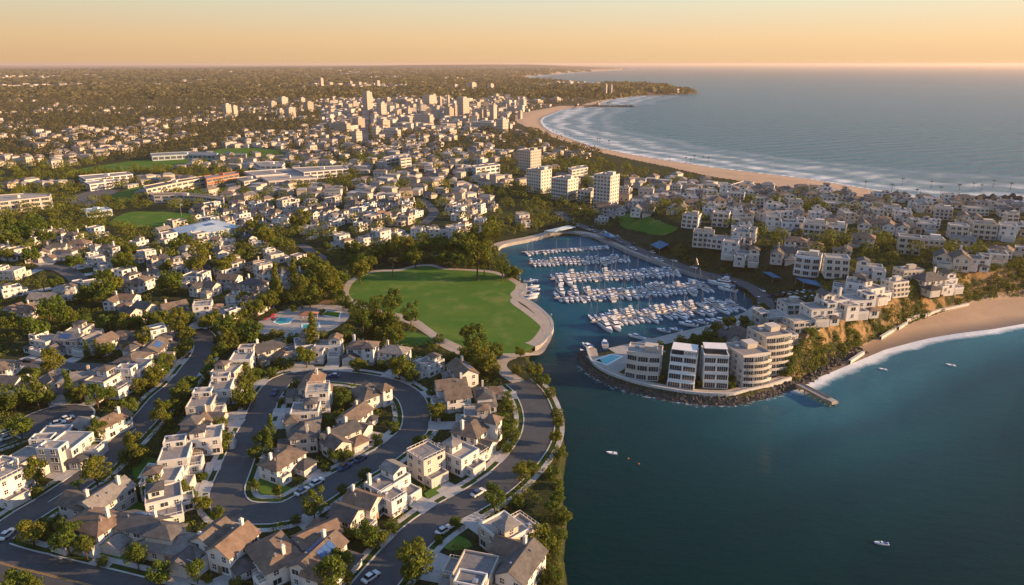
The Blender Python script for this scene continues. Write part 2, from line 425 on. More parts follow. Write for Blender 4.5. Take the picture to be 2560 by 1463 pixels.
def sea_mat():
    m, n, l, p = nt('sea_water')
    shore = attr(n, 'shore').outputs['Fac']        # metres to a sandy shore
    rk = attr(n, 'rocky').outputs['Fac']           # metres to a rocky shore
    shal_far = attr(n, 'depth').outputs['Fac']         # 1 in the shallows; also raised over the far sea
    har = attr(n, 'harbour').outputs['Fac']
    g = n.new('ShaderNodeNewGeometry').outputs['Position']
    deep = mixc(n, l, noise(n, l, 0.006, 4, g), (0.0, 0.011, 0.0115), (0.0, 0.019, 0.020))
    col = mixc(n, l, har, deep, (0.002, 0.058, 0.10))
    col = mixc(n, l, shal_far, col, (0.05, 0.18, 0.25))
    # surf: bands parallel to the beach, broken by noise
    nb = noise(n, l, 0.045, 5, g, 0.7)
    def surf(width, scale, amount):
        a = n.new('ShaderNodeMath'); a.operation = 'MULTIPLY_ADD'
        l.new(nb, a.inputs[0]); a.inputs[1].default_value = scale; l.new(shore, a.inputs[2])
        return remap(n, l, a.outputs[0], width[0], width[1], amount, 0.0)
    edge = surf((7.5, 10.5), 9.0, 0.9)
    far_y = n.new('ShaderNodeSeparateXYZ'); l.new(g, far_y.inputs[0])
    inbay = remap(n, l, far_y.outputs['Y'], 480, 560)
    wv = n.new('ShaderNodeTexWave'); wv.inputs['Scale'].default_value = 0.0068
    wv.inputs['Distortion'].default_value = 0.0
    cx = n.new('ShaderNodeCombineXYZ')
    sh2 = n.new('ShaderNodeMath'); sh2.operation = 'MULTIPLY_ADD'
    l.new(noise(n, l, 0.0045, 5, g, 0.6), sh2.inputs[0]); sh2.inputs[1].default_value = 150; l.new(shore, sh2.inputs[2])
    l.new(sh2.outputs[0], cx.inputs['X']); l.new(cx.outputs[0], wv.inputs['Vector'])
    lace = noise(n, l, 0.03, 7, g, 0.75)
    bandw = remap(n, l, wv.outputs['Fac'], 0.2, 1.0, 0.32, 1.0)
    fade = remap(n, l, sh2.outputs[0], 85, 250, 1.0, 0.0)
    m1 = n.new('ShaderNodeMath'); m1.operation = 'MULTIPLY'; l.new(bandw, m1.inputs[0]); l.new(fade, m1.inputs[1])
    m2 = n.new('ShaderNodeMath'); m2.operation = 'MULTIPLY'; l.new(m1.outputs[0], m2.inputs[0]); l.new(remap(n, l, lace, 0.36, 0.58, 0.35, 1.0), m2.inputs[1])
    m3 = n.new('ShaderNodeMath'); m3.operation = 'MULTIPLY'; l.new(m2.outputs[0], m3.inputs[0]); l.new(inbay, m3.inputs[1])
    lac2 = noise(n, l, 0.5, 6, g, 0.75)
    rf = n.new('ShaderNodeMath'); rf.operation = 'MULTIPLY_ADD'
    l.new(lac2, rf.inputs[0]); rf.inputs[1].default_value = 14.0; l.new(rk, rf.inputs[2])
    rfo = remap(n, l, rf.outputs[0], 6.5, 9.0, 0.75, 0.0)
    spk = remap(n, l, noise(n, l, 0.22, 7, g, 0.8), 0.685, 0.72, 0, 0.5)       # stray foam flecks near the beach
    spk2 = n.new('ShaderNodeMath'); spk2.operation = 'MULTIPLY'; l.new(spk, spk2.inputs[0]); l.new(remap(n, l, shore, 8, 55, 1, 0), spk2.inputs[1])
    foam = edge
    for o in (m3.outputs[0], rfo, spk2.outputs[0]):
        mx = n.new('ShaderNodeMath'); mx.operation = 'MAXIMUM'
        l.new(foam, mx.inputs[0]); l.new(o, mx.inputs[1]); foam = mx.outputs[0]
    col = mixc(n, l, foam, col, (0.72, 0.74, 0.75))
    l.new(col, p.inputs['Base Color'])
    l.new(remap(n, l, foam, 0, 1, 0.26, 0.8), p.inputs['Roughness'])
    p.inputs['IOR'].default_value = 1.33
    p.inputs['Specular IOR Level'].default_value = 0.05
    p.inputs['Specular Tint'].default_value = (0.25, 0.8, 1.0, 1)
    # ripples and long swell
    mp = n.new('ShaderNodeMapping'); mp.inputs['Scale'].default_value = (0.5, 1.0, 1.0); mp.inputs['Rotation'].default_value = (0, 0, radians(20))
    l.new(g, mp.inputs['Vector'])
    n1 = noise(n, l, 0.22, 7, mp.outputs[0], 0.7)
    n2 = n.new('ShaderNodeTexWave'); n2.inputs['Scale'].default_value = 0.012; n2.inputs['Distortion'].default_value = 7.0
    n2.inputs['Detail'].default_value = 3; n2.inputs['Detail Scale'].default_value = 0.6
    mp2 = n.new('ShaderNodeMapping'); mp2.inputs['Rotation'].default_value = (0, 0, radians(62)); l.new(g, mp2.inputs['Vector'])
    l.new(mp2.outputs[0], n2.inputs['Vector'])
    ad = n.new('ShaderNodeMath'); ad.operation = 'MULTIPLY_ADD'
    l.new(n2.outputs['Fac'], ad.inputs[0]); ad.inputs[1].default_value = 1.2; l.new(n1, ad.inputs[2])
    b = n.new('ShaderNodeBump'); b.inputs['Distance'].default_value = 1.6
    bs_ = n.new('ShaderNodeMath'); bs_.operation = 'MULTIPLY'
    l.new(remap(n, l, har, 0, 1, 1.0, 0.35), bs_.inputs[0]); l.new(remap(n, l, far_y.outputs['Y'], 150, 1200, 0.34, 1.0), bs_.inputs[1])
    l.new(bs_.outputs[0], b.inputs['Strength'])
    l.new(ad.outputs[0], b.inputs['Height'])
    l.new(b.outputs[0], p.inputs['Normal'])
    MATS['sea_water'] = m
sea_mat()

# ------------------------------------------------------------------ objects
def link(o, parent=None):
    COL.objects.link(o)
    if parent is not None:
        o.parent = parent
    return o

def obj(name, mesh, parent=None):
    return link(bpy.data.objects.new(name, mesh), parent)

def root(name, loc=(0, 0, 0), rz=0.0):
    o = bpy.data.objects.new(name, None)
    o.empty_display_size = 0.5
    o.location = loc
    o.rotation_euler = (0, 0, rz)
    return link(o)

def tag(o, label=None, cat=None, group=None, kind=None):
    for k, v in (('label', label), ('category', cat), ('group', group), ('kind', kind)):
        if v:
            o[k] = v
    return o

KIDS = {}
def copy_tree(o, loc, rz, scale=None):
    """the thing, its parts and their sub-parts, sharing mesh data"""
    def rec(a, par):
        c = a.copy()
        for k in list(c.keys()):
            if k in ('label', 'group') and par is None:
                del c[k]
        COL.objects.link(c)
        c.parent = par
        for ch in a.children:
            rec(ch, c)
        return c
    c = rec(o, None)
    c.location = loc
    c.rotation_euler = (0, 0, rz)
    if scale:
        c.scale = scale if hasattr(scale, '__len__') else (scale,) * 3
    return c

def drop_tree(o):
    for ch in list(o.children):
        drop_tree(ch)
    bpy.data.objects.remove(o)

def np_mesh(name, V, F, mats, mi=None, attrs=None, smooth=False):
    """V (n,3); F list of equal-size index rows (m,k)"""
    V = np.asarray(V, np.float32); F = np.asarray(F, np.int32)
    me = bpy.data.meshes.new(name)
    k = F.shape[1]
    me.vertices.add(len(V)); me.vertices.foreach_set('co', V.ravel())
    me.loops.add(F.size); me.loops.foreach_set('vertex_index', F.ravel())
    me.polygons.add(len(F))
    me.polygons.foreach_set('loop_start', np.arange(0, F.size, k, dtype=np.int32))
    if mi is not None:
        me.polygons.foreach_set('material_index', np.asarray(mi, np.int32))
    if smooth:
        me.polygons.foreach_set('use_smooth', np.ones(len(F), bool))
    for m in mats:
        me.materials.append(MATS[m])
    for nm, (dom, arr) in (attrs or {}).items():
        a = me.attributes.new(nm, 'FLOAT', dom)
        a.data.foreach_set('value', np.asarray(arr, np.float32))
    me.update(calc_edges=True)
    if not smooth:
        me.shade_flat()
    return me

class MB:
    """collects boxes, prisms and tubes into one mesh"""
    def __init__(s):
        s.v, s.f, s.m = [], [], []
    def add(s, vs, fs, mi=0):
        o = len(s.v)
        s.v += [tuple(map(float, q)) for q in vs]
        s.f += [tuple(i + o for i in f) for f in fs]
        s.m += [mi] * len(fs)
        return s
    def box(s, cx, cy, z0, sx, sy, h, mi=0, rot=0.0, top=True):
        c, n = cos(rot), sin(rot)
        P = [(cx + x * sx / 2 * c - y * sy / 2 * n, cy + x * sx / 2 * n + y * sy / 2 * c) for x, y in ((-1, -1), (1, -1), (1, 1), (-1, 1))]
        return s.prism(P, z0, z0 + h, mi)
    def prism(s, P, z0, z1, mi=0, mtop=None):
        n = len(P)
        vs = [(x, y, z0) for x, y in P] + [(x, y, z1) for x, y in P]
        s.add(vs, [(i, (i + 1) % n, n + (i + 1) % n, n + i) for i in range(n)] + [tuple(range(n - 1, -1, -1))], mi)
        s.add([(x, y, z1) for x, y in P], [tuple(range(n))], mi if mtop is None else mtop)
        return s
    def ring(s, P, z0, z1, t, mi=0):
        """upstand round a polygon (P anticlockwise), t thick inwards"""
        n = len(P)
        Q = offset_poly(P, -t)
        vs = [(x, y, z0) for x, y in P] + [(x, y, z1) for x, y in P] + [(x, y, z1) for x, y in Q] + [(x, y, z0) for x, y in Q]
        fs = []
        for i in range(n):
            j = (i + 1) % n
            fs += [(i, j, n + j, n + i), (n + i, n + j, 2 * n + j, 2 * n + i), (2 * n + i, 2 * n + j, 3 * n + j, 3 * n + i)]
        return s.add(vs, fs, mi)
    def gable(s, cx, cy, z0, sx, sy, rise, axis='x', over=0.5, th=0.18, mi=0):
        """two roof planes with thickness over a box whose top is z0"""
        L, Wd = (sx, sy) if axis == 'x' else (sy, sx)
        a, b = L / 2 + over, Wd / 2 + over
        dz = rise * over / (Wd / 2)
        pro = [(-b, -dz), (0, rise), (b, -dz), (b, -dz + th), (0, rise + th), (-b, -dz + th)]
        vs = []
        for u in (-a, a):
            for w, z in pro:
                vs.append((cx + u, cy + w, z0 + z) if axis == 'x' else (cx - w, cy + u, z0 + z))
        fs = [(i, 6 + i, 6 + (i + 1) % 6, (i + 1) % 6) for i in range(6)]
        fs += [(0, 1, 4, 5)[::-1], (1, 2, 3, 4)[::-1], (6, 7, 10, 11), (7, 8, 9, 10)]
        s.add(vs, [f[::-1] for f in fs], mi)
        return s
    def gable_wall(s, cx, cy, z0, sx, sy, rise, axis='x', mi=0):
        L, Wd = (sx, sy) if axis == 'x' else (sy, sx)
        a, b = L / 2, Wd / 2
        for u, fl in ((-a, 0), (a, 1)):
            t = [(u, -b, 0), (u, b, 0), (u, 0, rise)]
            vs = [(cx + q[0], cy + q[1], z0 + q[2]) if axis == 'x' else (cx - q[1], cy + q[0], z0 + q[2]) for q in t]
            s.add(vs, [(0, 1, 2) if fl else (2, 1, 0)], mi)
        return s
    def hip(s, cx, cy, z0, sx, sy, rise, over=0.5, th=0.18, mi=0):
        a, b = sx / 2 + over, sy / 2 + over
        r = min(a, b)
        if a >= b:
            R = [(-(a - r), 0), (a - r, 0)]
        else:
            R = [(0, -(b - r)), (0, b - r)]
        e = [(-a, -b), (a, -b), (a, b), (-a, b)]
        vs = [(cx + x, cy + y, z0 - 0.12) for x, y in e] + [(cx + x, cy + y, z0 - 0.12 + th) for x, y in e] + [(cx + x, cy + y, z0 + rise) for x, y in R]
        fs = [(0, 1, 5, 4), (1, 2, 6, 5), (2, 3, 7, 6), (3, 0, 4, 7), (3, 2, 1, 0)]
        if a >= b:
            fs += [(4, 5, 9, 8), (6, 7, 8, 9), (5, 6, 9), (7, 4, 8)]
        else:
            fs += [(4, 5, 8), (5, 6, 9, 8), (6, 7, 9), (7, 4, 8, 9)]
        return s.add(vs, fs, mi)
    def tube(s, pts, r, n=6, mi=0, cap=True):
        P = [Vector(p) for p in pts]
        R = r if hasattr(r, '__len__') else [r] * len(P)
        vs, fs = [], []
        for i, p in enumerate(P):
            d = (P[min(i + 1, len(P) - 1)] - P[max(i - 1, 0)]).normalized()
            u = d.orthogonal().normalized(); w = d.cross(u)
            vs += [tuple(p + R[i] * (u * cos(2 * pi * k / n) + w * sin(2 * pi * k / n))) for k in range(n)]
        for i in range(len(P) - 1):
            for k in range(n):
                fs.append((i * n + k, i * n + (k + 1) % n, (i + 1) * n + (k + 1) % n, (i + 1) * n + k))
        if cap:
            fs += [tuple(range(n - 1, -1, -1)), tuple((len(P) - 1) * n + k for k in range(n))]
        return s.add(vs, fs, mi)
    def loft(s, secs, mi=0, cap=True, close=True):
        n = len(secs[0]); vs = [q for c in secs for q in c]; fs = []
        for i in range(len(secs) - 1):
            for k in range(n if close else n - 1):
                fs.append((i * n + k, i * n + (k + 1) % n, (i + 1) * n + (k + 1) % n, (i + 1) * n + k))
        if cap:
            fs += [tuple(range(n - 1, -1, -1)), tuple((len(secs) - 1) * n + k for k in range(n))]
        return s.add(vs, fs, mi)
    def mesh(s, name, mats):
        me = bpy.data.meshes.new(name)
        me.from_pydata(s.v, [], s.f)
        for m in ([mats] if isinstance(mats, str) else mats):
            me.materials.append(MATS[m])
        me.polygons.foreach_set('material_index', s.m)
        me.update()
        return me
    def build(s, name, mats, parent=None):
        return obj(name, s.mesh(name, mats), parent)

def offset_poly(P, d):
    """anticlockwise polygon moved outwards by d"""
    n = len(P); out = []
    for i in range(n):
        p0, p1, p2 = (np.array(P[(i + k) % n], float) for k in (-1, 0, 1))
        a = (p1 - p0) / (np.linalg.norm(p1 - p0) + 1e-9); b = (p2 - p1) / (np.linalg.norm(p2 - p1) + 1e-9)
        na, nb = np.array([a[1], -a[0]]), np.array([b[1], -b[0]])
        m = na + nb
        m = m / (np.linalg.norm(m) + 1e-9)
        k = d / max(0.4, float(m @ na))
        out.append(tuple(p1 + m * k))
    return out

def area(P):
    return 0.5 * sum(P[i][0] * P[(i + 1) % len(P)][1] - P[(i + 1) % len(P)][0] * P[i][1] for i in range(len(P)))
def ccw(P):
    P = [tuple(p) for p in P]
    return P if area(P) > 0 else P[::-1]

def smooth_line(P, step=4.0, closed=False):
    """Catmull-Rom through the points, resampled evenly"""
    P = [np.array(p, float) for p in P]
    n = len(P); out = []
    for i in range(n if closed else n - 1):
        g = (lambda k: P[k % n]) if closed else (lambda k: P[min(max(k, 0), n - 1)])
        p0, p1, p2, p3 = g(i - 1), g(i), g(i + 1), g(i + 2)
        m = max(2, int(np.linalg.norm(p2 - p1) / step))
        for k in range(m):
            t = k / m
            out.append(0.5 * ((2 * p1) + (-p0 + p2) * t + (2 * p0 - 5 * p1 + 4 * p2 - p3) * t * t + (-p0 + 3 * p1 - 3 * p2 + p3) * t ** 3))
    if not closed:
        out.append(P[-1])
    return np.array(out)

def normals2(L, closed=False):
    if closed:
        T = np.roll(L, -1, 0) - np.roll(L, 1, 0)
    else:
        T = np.gradient(L, axis=0)
    T = T / (np.linalg.norm(T, axis=1)[:, None] + 1e-9)
    return np.stack([-T[:, 1], T[:, 0]], 1), T

def strip(name, L, o0, o1, z, mat, closed=False, drape=True, parent=None, th=0.0, keep=None):
    """band along a line between two side offsets, laid z over the ground; th gives it kerb height"""
    N, _ = normals2(L, closed)
    A, B = L + N * o0, L + N * o1
    za = terrain(A[:, 0], A[:, 1]) + z if drape else np.full(len(A), z)
    zb = terrain(B[:, 0], B[:, 1]) + z if drape else np.full(len(B), z)
    if drape:
        za = zb = np.maximum(za, zb)
    mb = MB(); n = len(L)
    for i in range(n if closed else n - 1):
        j = (i + 1) % n
        if keep is not None and not keep[i]:
            continue
        a, b, c, d = (*A[i], za[i]), (*A[j], za[j]), (*B[j], zb[j]), (*B[i], zb[i])
        q = [d, c, b, a] if o1 > o0 else [a, b, c, d]
        mb.add(q, [(0, 1, 2, 3)][::1] if False else [(3, 2, 1, 0)] if area([p[:2] for p in q]) < 0 else [(0, 1, 2, 3)])
        if th:
            for p, r in ((a, b), (c, d)):
                mb.add([p, r, (r[0], r[1], r[2] - th), (p[0], p[1], p[2] - th)], [(0, 1, 2, 3)])
    return mb.build(name, mat, parent)

def sheet(name, P, z, mat, parent=None, drape=False, th=0.0):
    P = ccw(P)
    zz = [float(terrain(np.array([x]), np.array([y]))[0]) + z if drape else z for x, y in P]
    mb = MB()
    mb.add([(x, y, q) for (x, y), q in zip(P, zz)], [tuple(range(len(P)))])
    if th:
        n = len(P)
        mb.add([(x, y, q) for (x, y), q in zip(P, zz)] + [(x, y, q - th) for (x, y), q in zip(P, zz)], [(i, n + i, n + (i + 1) % n, (i + 1) % n) for i in range(n)])
    return mb.build(name, mat, parent)
# ------------------------------------------------------------------ terrain and sea
def polar_grid(rows, cols):
    d = [ray(1280, r) for r in rows]
    R = np.array([q[1] / -q[2] * CAM_H for q in d])              # distance along the axis where that row meets z=0
    a = np.array([(c - 1280) / FPX for c in cols])
    dep = np.array([CAM_H / -q[2] for q in d])
    X = a[None, :] * dep[:, None]
    Y = np.repeat(R[:, None], len(cols), 1)
    return X, Y

def grid_faces(nr, nc):
    i = np.arange(nr * nc).reshape(nr, nc)
    return np.stack([i[:-1, :-1], i[:-1, 1:], i[1:, 1:], i[1:, :-1]], -1).reshape(-1, 4)

rows = np.concatenate([np.arange(1640, 1000, -5.0), np.arange(1000, 330, -2.2), np.arange(330, 200, -1.5), np.arange(200, 163, -0.7), np.array([162.6, 162.0, 161.4, 160.9, 160.5, 160.25])])
cols = np.arange(-420, 2985, 4.0)
GX, GY = polar_grid(rows, cols)
SHP = GX.shape
info = coast_info(GX.ravel(), GY.ravel())
GZ = terrain(GX.ravel(), GY.ravel(), info)
F = grid_faces(*SHP)
V = np.stack([GX.ravel(), GY.ravel(), GZ], 1)
D = info[0]
fd = D[F].max(1)
land = F[fd > -12]
use = np.unique(land); re = np.full(len(V), -1); re[use] = np.arange(len(use))
bluff = np.clip(1.6 - poly_dist(V[use, 0], V[use, 1], [RP[i] for i in range(0, 12)]) / 14, 0, 1)
tag(obj('ground', np_mesh('ground', V[use], re[land], ['ground_earth'], attrs={'bluff': ('POINT', bluff)}, smooth=True)), kind='structure')

# beaches: the sand lies on the shore in a sheet of its own
BEACH = [('beach', Wl([(1975, 985), (2010, 948), (2075, 903), (2133, 868), (2195, 840), (2300, 797), (2400, 767), (2440, 750), (2560, 741), (2950, 729), (2950, 800), (2560, 830), (2300, 870), (2150, 915), (2060, 960)], 1.0)),
         ('beach', Wl([(2420, 512), (2270, 506), (2121, 506), (2011, 482), (1898, 465), (1777, 447), (1667, 421), (1585, 404), (1475, 379), (1392, 350), (1332, 328), (1291, 309), (1284, 299), (1286, 290), (1320, 280), (1400, 265), (1440, 266), (1420, 300), (1400, 330), (1500, 360), (1700, 395), (1950, 425), (2200, 460), (2400, 490)], 1.0)),
         ('beach', Wl([(1400, 274), (1440, 267), (1480, 255), (1520, 247), (1600, 238), (1600, 245), (1510, 258), (1440, 274)], 1.0)),
         ('beach', Wl([(1296, 200), (1296, 193), (1330, 187.5), (1447, 178.6), (1560, 173.4), (1560, 176), (1447, 184), (1330, 193), (1325, 201)], 1.0))]
for nm, bp in BEACH:
    ins = inside(V[:, 0], V[:, 1], bp)
    fb = F[(ins[F].all(1)) & (D[F].max(1) > -1)]
    use = np.unique(fb); re = np.full(len(V), -1); re[use] = np.arange(len(use))
    vv = V[use].copy(); vv[:, 2] += 0.05 + vv[:, 1] * 0.0001
    wet = np.clip(1 - D[use] / 9.0, 0, 1)
    tag(obj(nm, np_mesh(nm, vv, re[fb], ['sand'], attrs={'wet': ('POINT', wet)}, smooth=True)), kind='structure')

srows = np.concatenate([np.arange(1640, 1000, -6.0), np.arange(1000, 330, -3.0), np.arange(330, 200, -2), np.arange(200, 163, -1.0), np.array([162, 161, 160.5, 160.25])])
scols = np.arange(-420, 2985, 6.0)
SX, SY = polar_grid(srows, scols)
si = coast_info(SX.ravel(), SY.ravel())
FS = grid_faces(*SX.shape)
HARB = Wl([(1150, 560), (1500, 540), (1950, 700), (1950, 780), (1800, 840), (1440, 900), (1370, 900), (1250, 760), (1180, 640)], 0)
har = np.where(inside(SX.ravel(), SY.ravel(), HARB), np.clip(poly_dist(SX.ravel(), SY.ravel(), list(HARB) + [HARB[0]]) / 25, 0, 1), 0)
ndeep = (SY.ravel() < 420)
depth = np.where(ndeep, np.exp(-np.maximum(si[1] - 4, 0) / 34.0) * 0.9, np.exp(-si[1] / 240.0) * 0.75)
depth = np.maximum(depth, 0.62 * sstep(380, 800, SY.ravel()) * (0.45 + 0.55 * sstep(9000, 900, SY.ravel())))  # far water takes the paler blue by distance, whatever its depth
keep = si[0][FS].min(1) < 10
fs = FS[keep]
use = np.unique(fs); re = np.full(SX.size, -1); re[use] = np.arange(len(use))
sv = np.stack([SX.ravel(), SY.ravel(), np.zeros(SX.size)], 1)
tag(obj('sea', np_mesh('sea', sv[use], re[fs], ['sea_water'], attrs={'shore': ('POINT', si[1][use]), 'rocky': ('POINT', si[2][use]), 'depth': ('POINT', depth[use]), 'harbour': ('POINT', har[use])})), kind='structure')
# ------------------------------------------------------------------ roads, paths, lawns
BUSY = []          # polygons nothing may be scattered on
LINES = []         # (polyline, half width) likewise

ROADS = [('loop', [(704, 952), (677, 981), (658, 1015), (645, 1049), (627, 1083), (607, 1125), (587, 1176), (568, 1226), (572, 1258), (600, 1279), (656, 1284), (713, 1279), (770, 1251), (839, 1208), (885, 1183), (950, 1145), (1000, 1108), (1032, 1080),
                    (1042, 1048), (1036, 1013), (1019, 987), (982, 966), (930, 953), (870, 944), (800, 940), (740, 942)], 8.6, True),
         ('shore', [(890, 1520), (946, 1450), (1000, 1385), (1050, 1333), (1106, 1292), (1158, 1262), (1220, 1226), (1266, 1190), (1305, 1150), (1336, 1105), (1348, 1060), (1342, 1020), (1322, 980), (1296, 955)], 9.5, False),
         ('main', [(-170, 1362), (-60, 1388), (11, 1411), (110, 1436), (217, 1462), (340, 1494), (460, 1530)], 10.5, False),
         ('hill', [(-30, 1362), (14, 1326), (62, 1292), (120, 1256), (183, 1215), (240, 1172), (283, 1130), (329, 1083), (372, 1038), (410, 993), (453, 955), (490, 908), (512, 875), (512, 848), (495, 830)], 8.4, False),
         ('court', [(-90, 1140), (-20, 1110), (50, 1085), (110, 1060), (150, 1046)], 8.0, False),
         ('lane', [(-40, 904), (60, 910), (150, 914), (255, 918)], 6.0, False),
         ('garden', [(95, 668), (150, 672), (185, 690), (205, 712)], 9.0, False),
         ('rise', [(748, 613), (775, 628), (803, 646), (790, 668)], 6.5, False),
         ('avenue', [(1060, 560), (1085, 535), (1072, 515), (1050, 498)], 7.0, False),
         ('marina', [(1395, 530), (1420, 552), (1470, 572), (1530, 594), (1590, 622), (1660, 651), (1750, 682), (1830, 700), (1880, 722), (1912, 752), (1912, 782)], 7.5, False),
         ('boulevard', [(915, 272), (912, 300), (909, 330), (906, 360)], 16.0, False)]
RL = {}
for nm, pts, w, cl in ROADS:
    P = [G(x, y)[:2] for x, y in pts]
    RL[nm] = (smooth_line(P, 2.5, cl), w, cl)
    LINES.append((RL[nm][0], w / 2 + 1.0))
CC = G(135, 1052)[:2]                                     # turning circle at the head of the court
LINES.append((np.array([CC, (CC[0] + .1, CC[1])]), 11.5))

def road_gap(L, nm, off):
    """which points of an offset line stay clear of the other roads"""
    N, _ = normals2(L, RL[nm][2])
    Q = L + N * off
    k = np.ones(len(L), bool)
    for o, (M, w, c) in RL.items():
        if o != nm:
            k &= poly_dist(Q[:, 0], Q[:, 1], M) > w / 2 + 0.4
    if nm == 'court':
        k &= np.hypot(Q[:, 0] - CC[0], Q[:, 1] - CC[1]) > 12.2
    return k

for nm, (L, w, cl) in RL.items():
    near = nm in ('loop', 'shore', 'main', 'hill', 'court')
    dz = {'loop': 0.05, 'shore': 0.055, 'main': 0.06, 'hill': 0.04}.get(nm, 0.05)
    tag(strip('road', L, -w / 2, w / 2, dz if nm not in ('boulevard', 'marina', 'rise', 'avenue', 'garden') else 0.25, 'asphalt' if near else 'old_asphalt', cl), kind='structure')
    if not near:
        continue
    for s in (-1, 1):
        for name, a, b, z, mat, th in (('kerb', 0, 0.35, 0.17, 'kerbstone', 0.18), ('verge', 0.35, 1.75, 0.13, 'yard_grass', 0.1), ('sidewalk', 1.75, 3.3, 0.16, 'sidewalk', 0.14)):
            o0, o1 = s * (w / 2 + a), s * (w / 2 + b)
            tag(strip(name, L, o0, o1, z, mat, cl, th=th, keep=road_gap(L, nm, s * (w / 2 + 1.2))), kind='structure')
mb = MB()
mb.prism([(CC[0] + 11 * cos(a), CC[1] + 11 * sin(a)) for a in np.linspace(0, 2 * pi, 40, endpoint=False)], 2.0, 2.065)
tag(mb.build('road', 'asphalt'), kind='structure')
mb = MB()
mb.ring([(CC[0] + 11.5 * cos(a), CC[1] + 11.5 * sin(a)) for a in np.linspace(0, 2 * pi, 48, endpoint=False)], 2.0, 2.055, 2.0)
tag(mb.build('kerb', 'kerbstone'), kind='structure')
# painted centre lines
L, w, _ = RL['main']
for o in (-0.16, 0.16):
    tag(strip('road_marking', L, o - 0.06, o + 0.06, 0.075, 'paint_yellow'), kind='structure')
L, w, _ = RL['hill']
tag(strip('road_marking', L, -0.1, 0.1, 0.06, 'paint_white', keep=[(i // 2) % 3 == 0 and i < 30 for i in range(len(L))]), kind='structure')

LAWN = [(902, 694), (938, 681), (998, 678), (1040, 668), (1075, 666), (1108, 674), (1177, 678), (1229, 683), (1262, 695), (1288, 711), (1300, 725), (1294, 737), (1277, 748), (1279, 759), (1308, 780), (1345, 810), (1358, 832), (1354, 848), (1335, 868), (1308, 882),
        (1263, 884), (1205, 882), (1161, 868), (1115, 847), (1090, 832), (1068, 816), (1048, 802), (1012, 788), (985, 782), (940, 772), (885, 750), (872, 730), (884, 706)]
LW = smooth_line([W(x, y) for x, y in LAWN], 2.0, True)
tag(sheet('lawn', LW, 2.06, 'grass_mown'), kind='structure')
tag(strip('path', LW, 0.0, -3.6 if area(LW) > 0 else 3.6, 0.09, 'promenade', True, th=0.06), kind='structure')
BUSY.append(LW); LINES.append((np.vstack([LW, LW[:1]]), 4.2))
lw2 = smooth_line([W(x, y) for x, y in [(985, 826), (1040, 832), (1083, 848), (1084, 856), (1036, 866), (990, 860)]], 2.0, True)
tag(sheet('lawn', lw2, 2.05, 'grass_mown'), kind='structure'); BUSY.append(lw2)
for pts, wd, mt in (([(975, 795), (1012, 800), (1048, 815), (1088, 842), (1110, 862), (1160, 885)], 4.2, 'promenade'), ([(1285, 890), (1262, 898), (1250, 913), (1262, 931), (1297, 955)], 5.0, 'promenade'),
                    ([(860, 710), (868, 735), (850, 752), (815, 755), (800, 775)], 5, 'dirt')):
    L = smooth_line([W(x, y) for x, y in pts], 2.0)
    tag(strip('path', L, -wd / 2, wd / 2, 0.045, mt), kind='structure'); LINES.append((L, wd / 2 + .5))
FIELDS = [('lawn', [(269, 562), (318, 533), (412, 530), (500, 538), (540, 548), (434, 569), (330, 571)]), ('lawn', [(165, 432), (270, 412), (357, 401), (440, 398), (530, 401), (460, 414), (398, 424), (260, 432)]),
          ('lawn', [(522, 386), (550, 374), (620, 371), (705, 377), (700, 392), (600, 394)]), ('lawn', [(272, 494), (330, 470), (365, 462), (352, 492), (320, 508)]), ('lawn', [(467, 486), (520, 470), (580, 471), (570, 490)]),
          ('lawn', [(1545, 562), (1570, 535), (1660, 556), (1700, 570), (1660, 592), (1600, 582)]), ('lawn', [(1100, 249), (1120, 244), (1230, 243), (1220, 249)]), ('lawn', [(1060, 1235), (1100, 1215), (1120, 1240), (1090, 1262)])]
FIELDS += [('lawn', [(625, 1205), (640, 1188), (680, 1202), (722, 1218), (735, 1226), (690, 1246), (650, 1246), (628, 1232)]), ('lawn', [(330, 1172), (370, 1142), (395, 1160), (350, 1202)]), ('lawn', [(300, 1255), (390, 1262), (440, 1290), (330, 1285)]),
           ('lawn', [(232, 1400), (270, 1376), (318, 1392), (282, 1416)]), ('lawn', [(1098, 1352), (1150, 1340), (1182, 1366), (1125, 1378)])]
for nm, pts in FIELDS:                                   # cut from the terrain's own faces so that they lie on it
    P = smooth_line([G(x, y)[:2] for x, y in pts], 4.0, True)
    BUSY.append(P)
    lo, hi = P.min(0), P.max(0)
    d = (lo[1] + hi[1]) / 2
    if d < 330:
        tag(sheet(nm, P, 0.07, 'grass_mown', drape=True), kind='structure'); continue
    nr = max(8, int((hi[1] - lo[1]) / (.6 + d * .001))); nc = max(8, int((hi[0] - lo[0]) / (.6 + d * .001)))
    xx, yy = np.meshgrid(np.linspace(lo[0], hi[0], nc), np.linspace(lo[1], hi[1], nr))
    ff = grid_faces(nr, nc); ff = ff[inside(xx.ravel(), yy.ravel(), P)[ff].all(1)]
    us = np.unique(ff); rr = np.full(xx.size, -1); rr[us] = np.arange(len(us))
    tag(obj(nm, np_mesh(nm, np.stack([xx.ravel(), yy.ravel(), terrain(xx.ravel(), yy.ravel()) + .12 + d * .0006], 1)[us], rr[ff], ['grass_mown'], smooth=True)), kind='structure')
PLAZA = smooth_line([W(x, y) for x, y in [(628, 818), (660, 797), (712, 775), (760, 765), (820, 762), (872, 770), (868, 800), (812, 834), (760, 850), (700, 846), (650, 836)]], 3, True)
tag(sheet('plaza', PLAZA, 2.05, 'concrete'), kind='structure'); BUSY.append(PLAZA)
CARPARK = [G(x, y)[:2] for x, y in [(150, 500), (250, 470), (300, 478), (220, 520)]]
tag(sheet('car_park', CARPARK, 0.15, 'old_asphalt', drape=True), kind='structure'); BUSY.append(CARPARK)
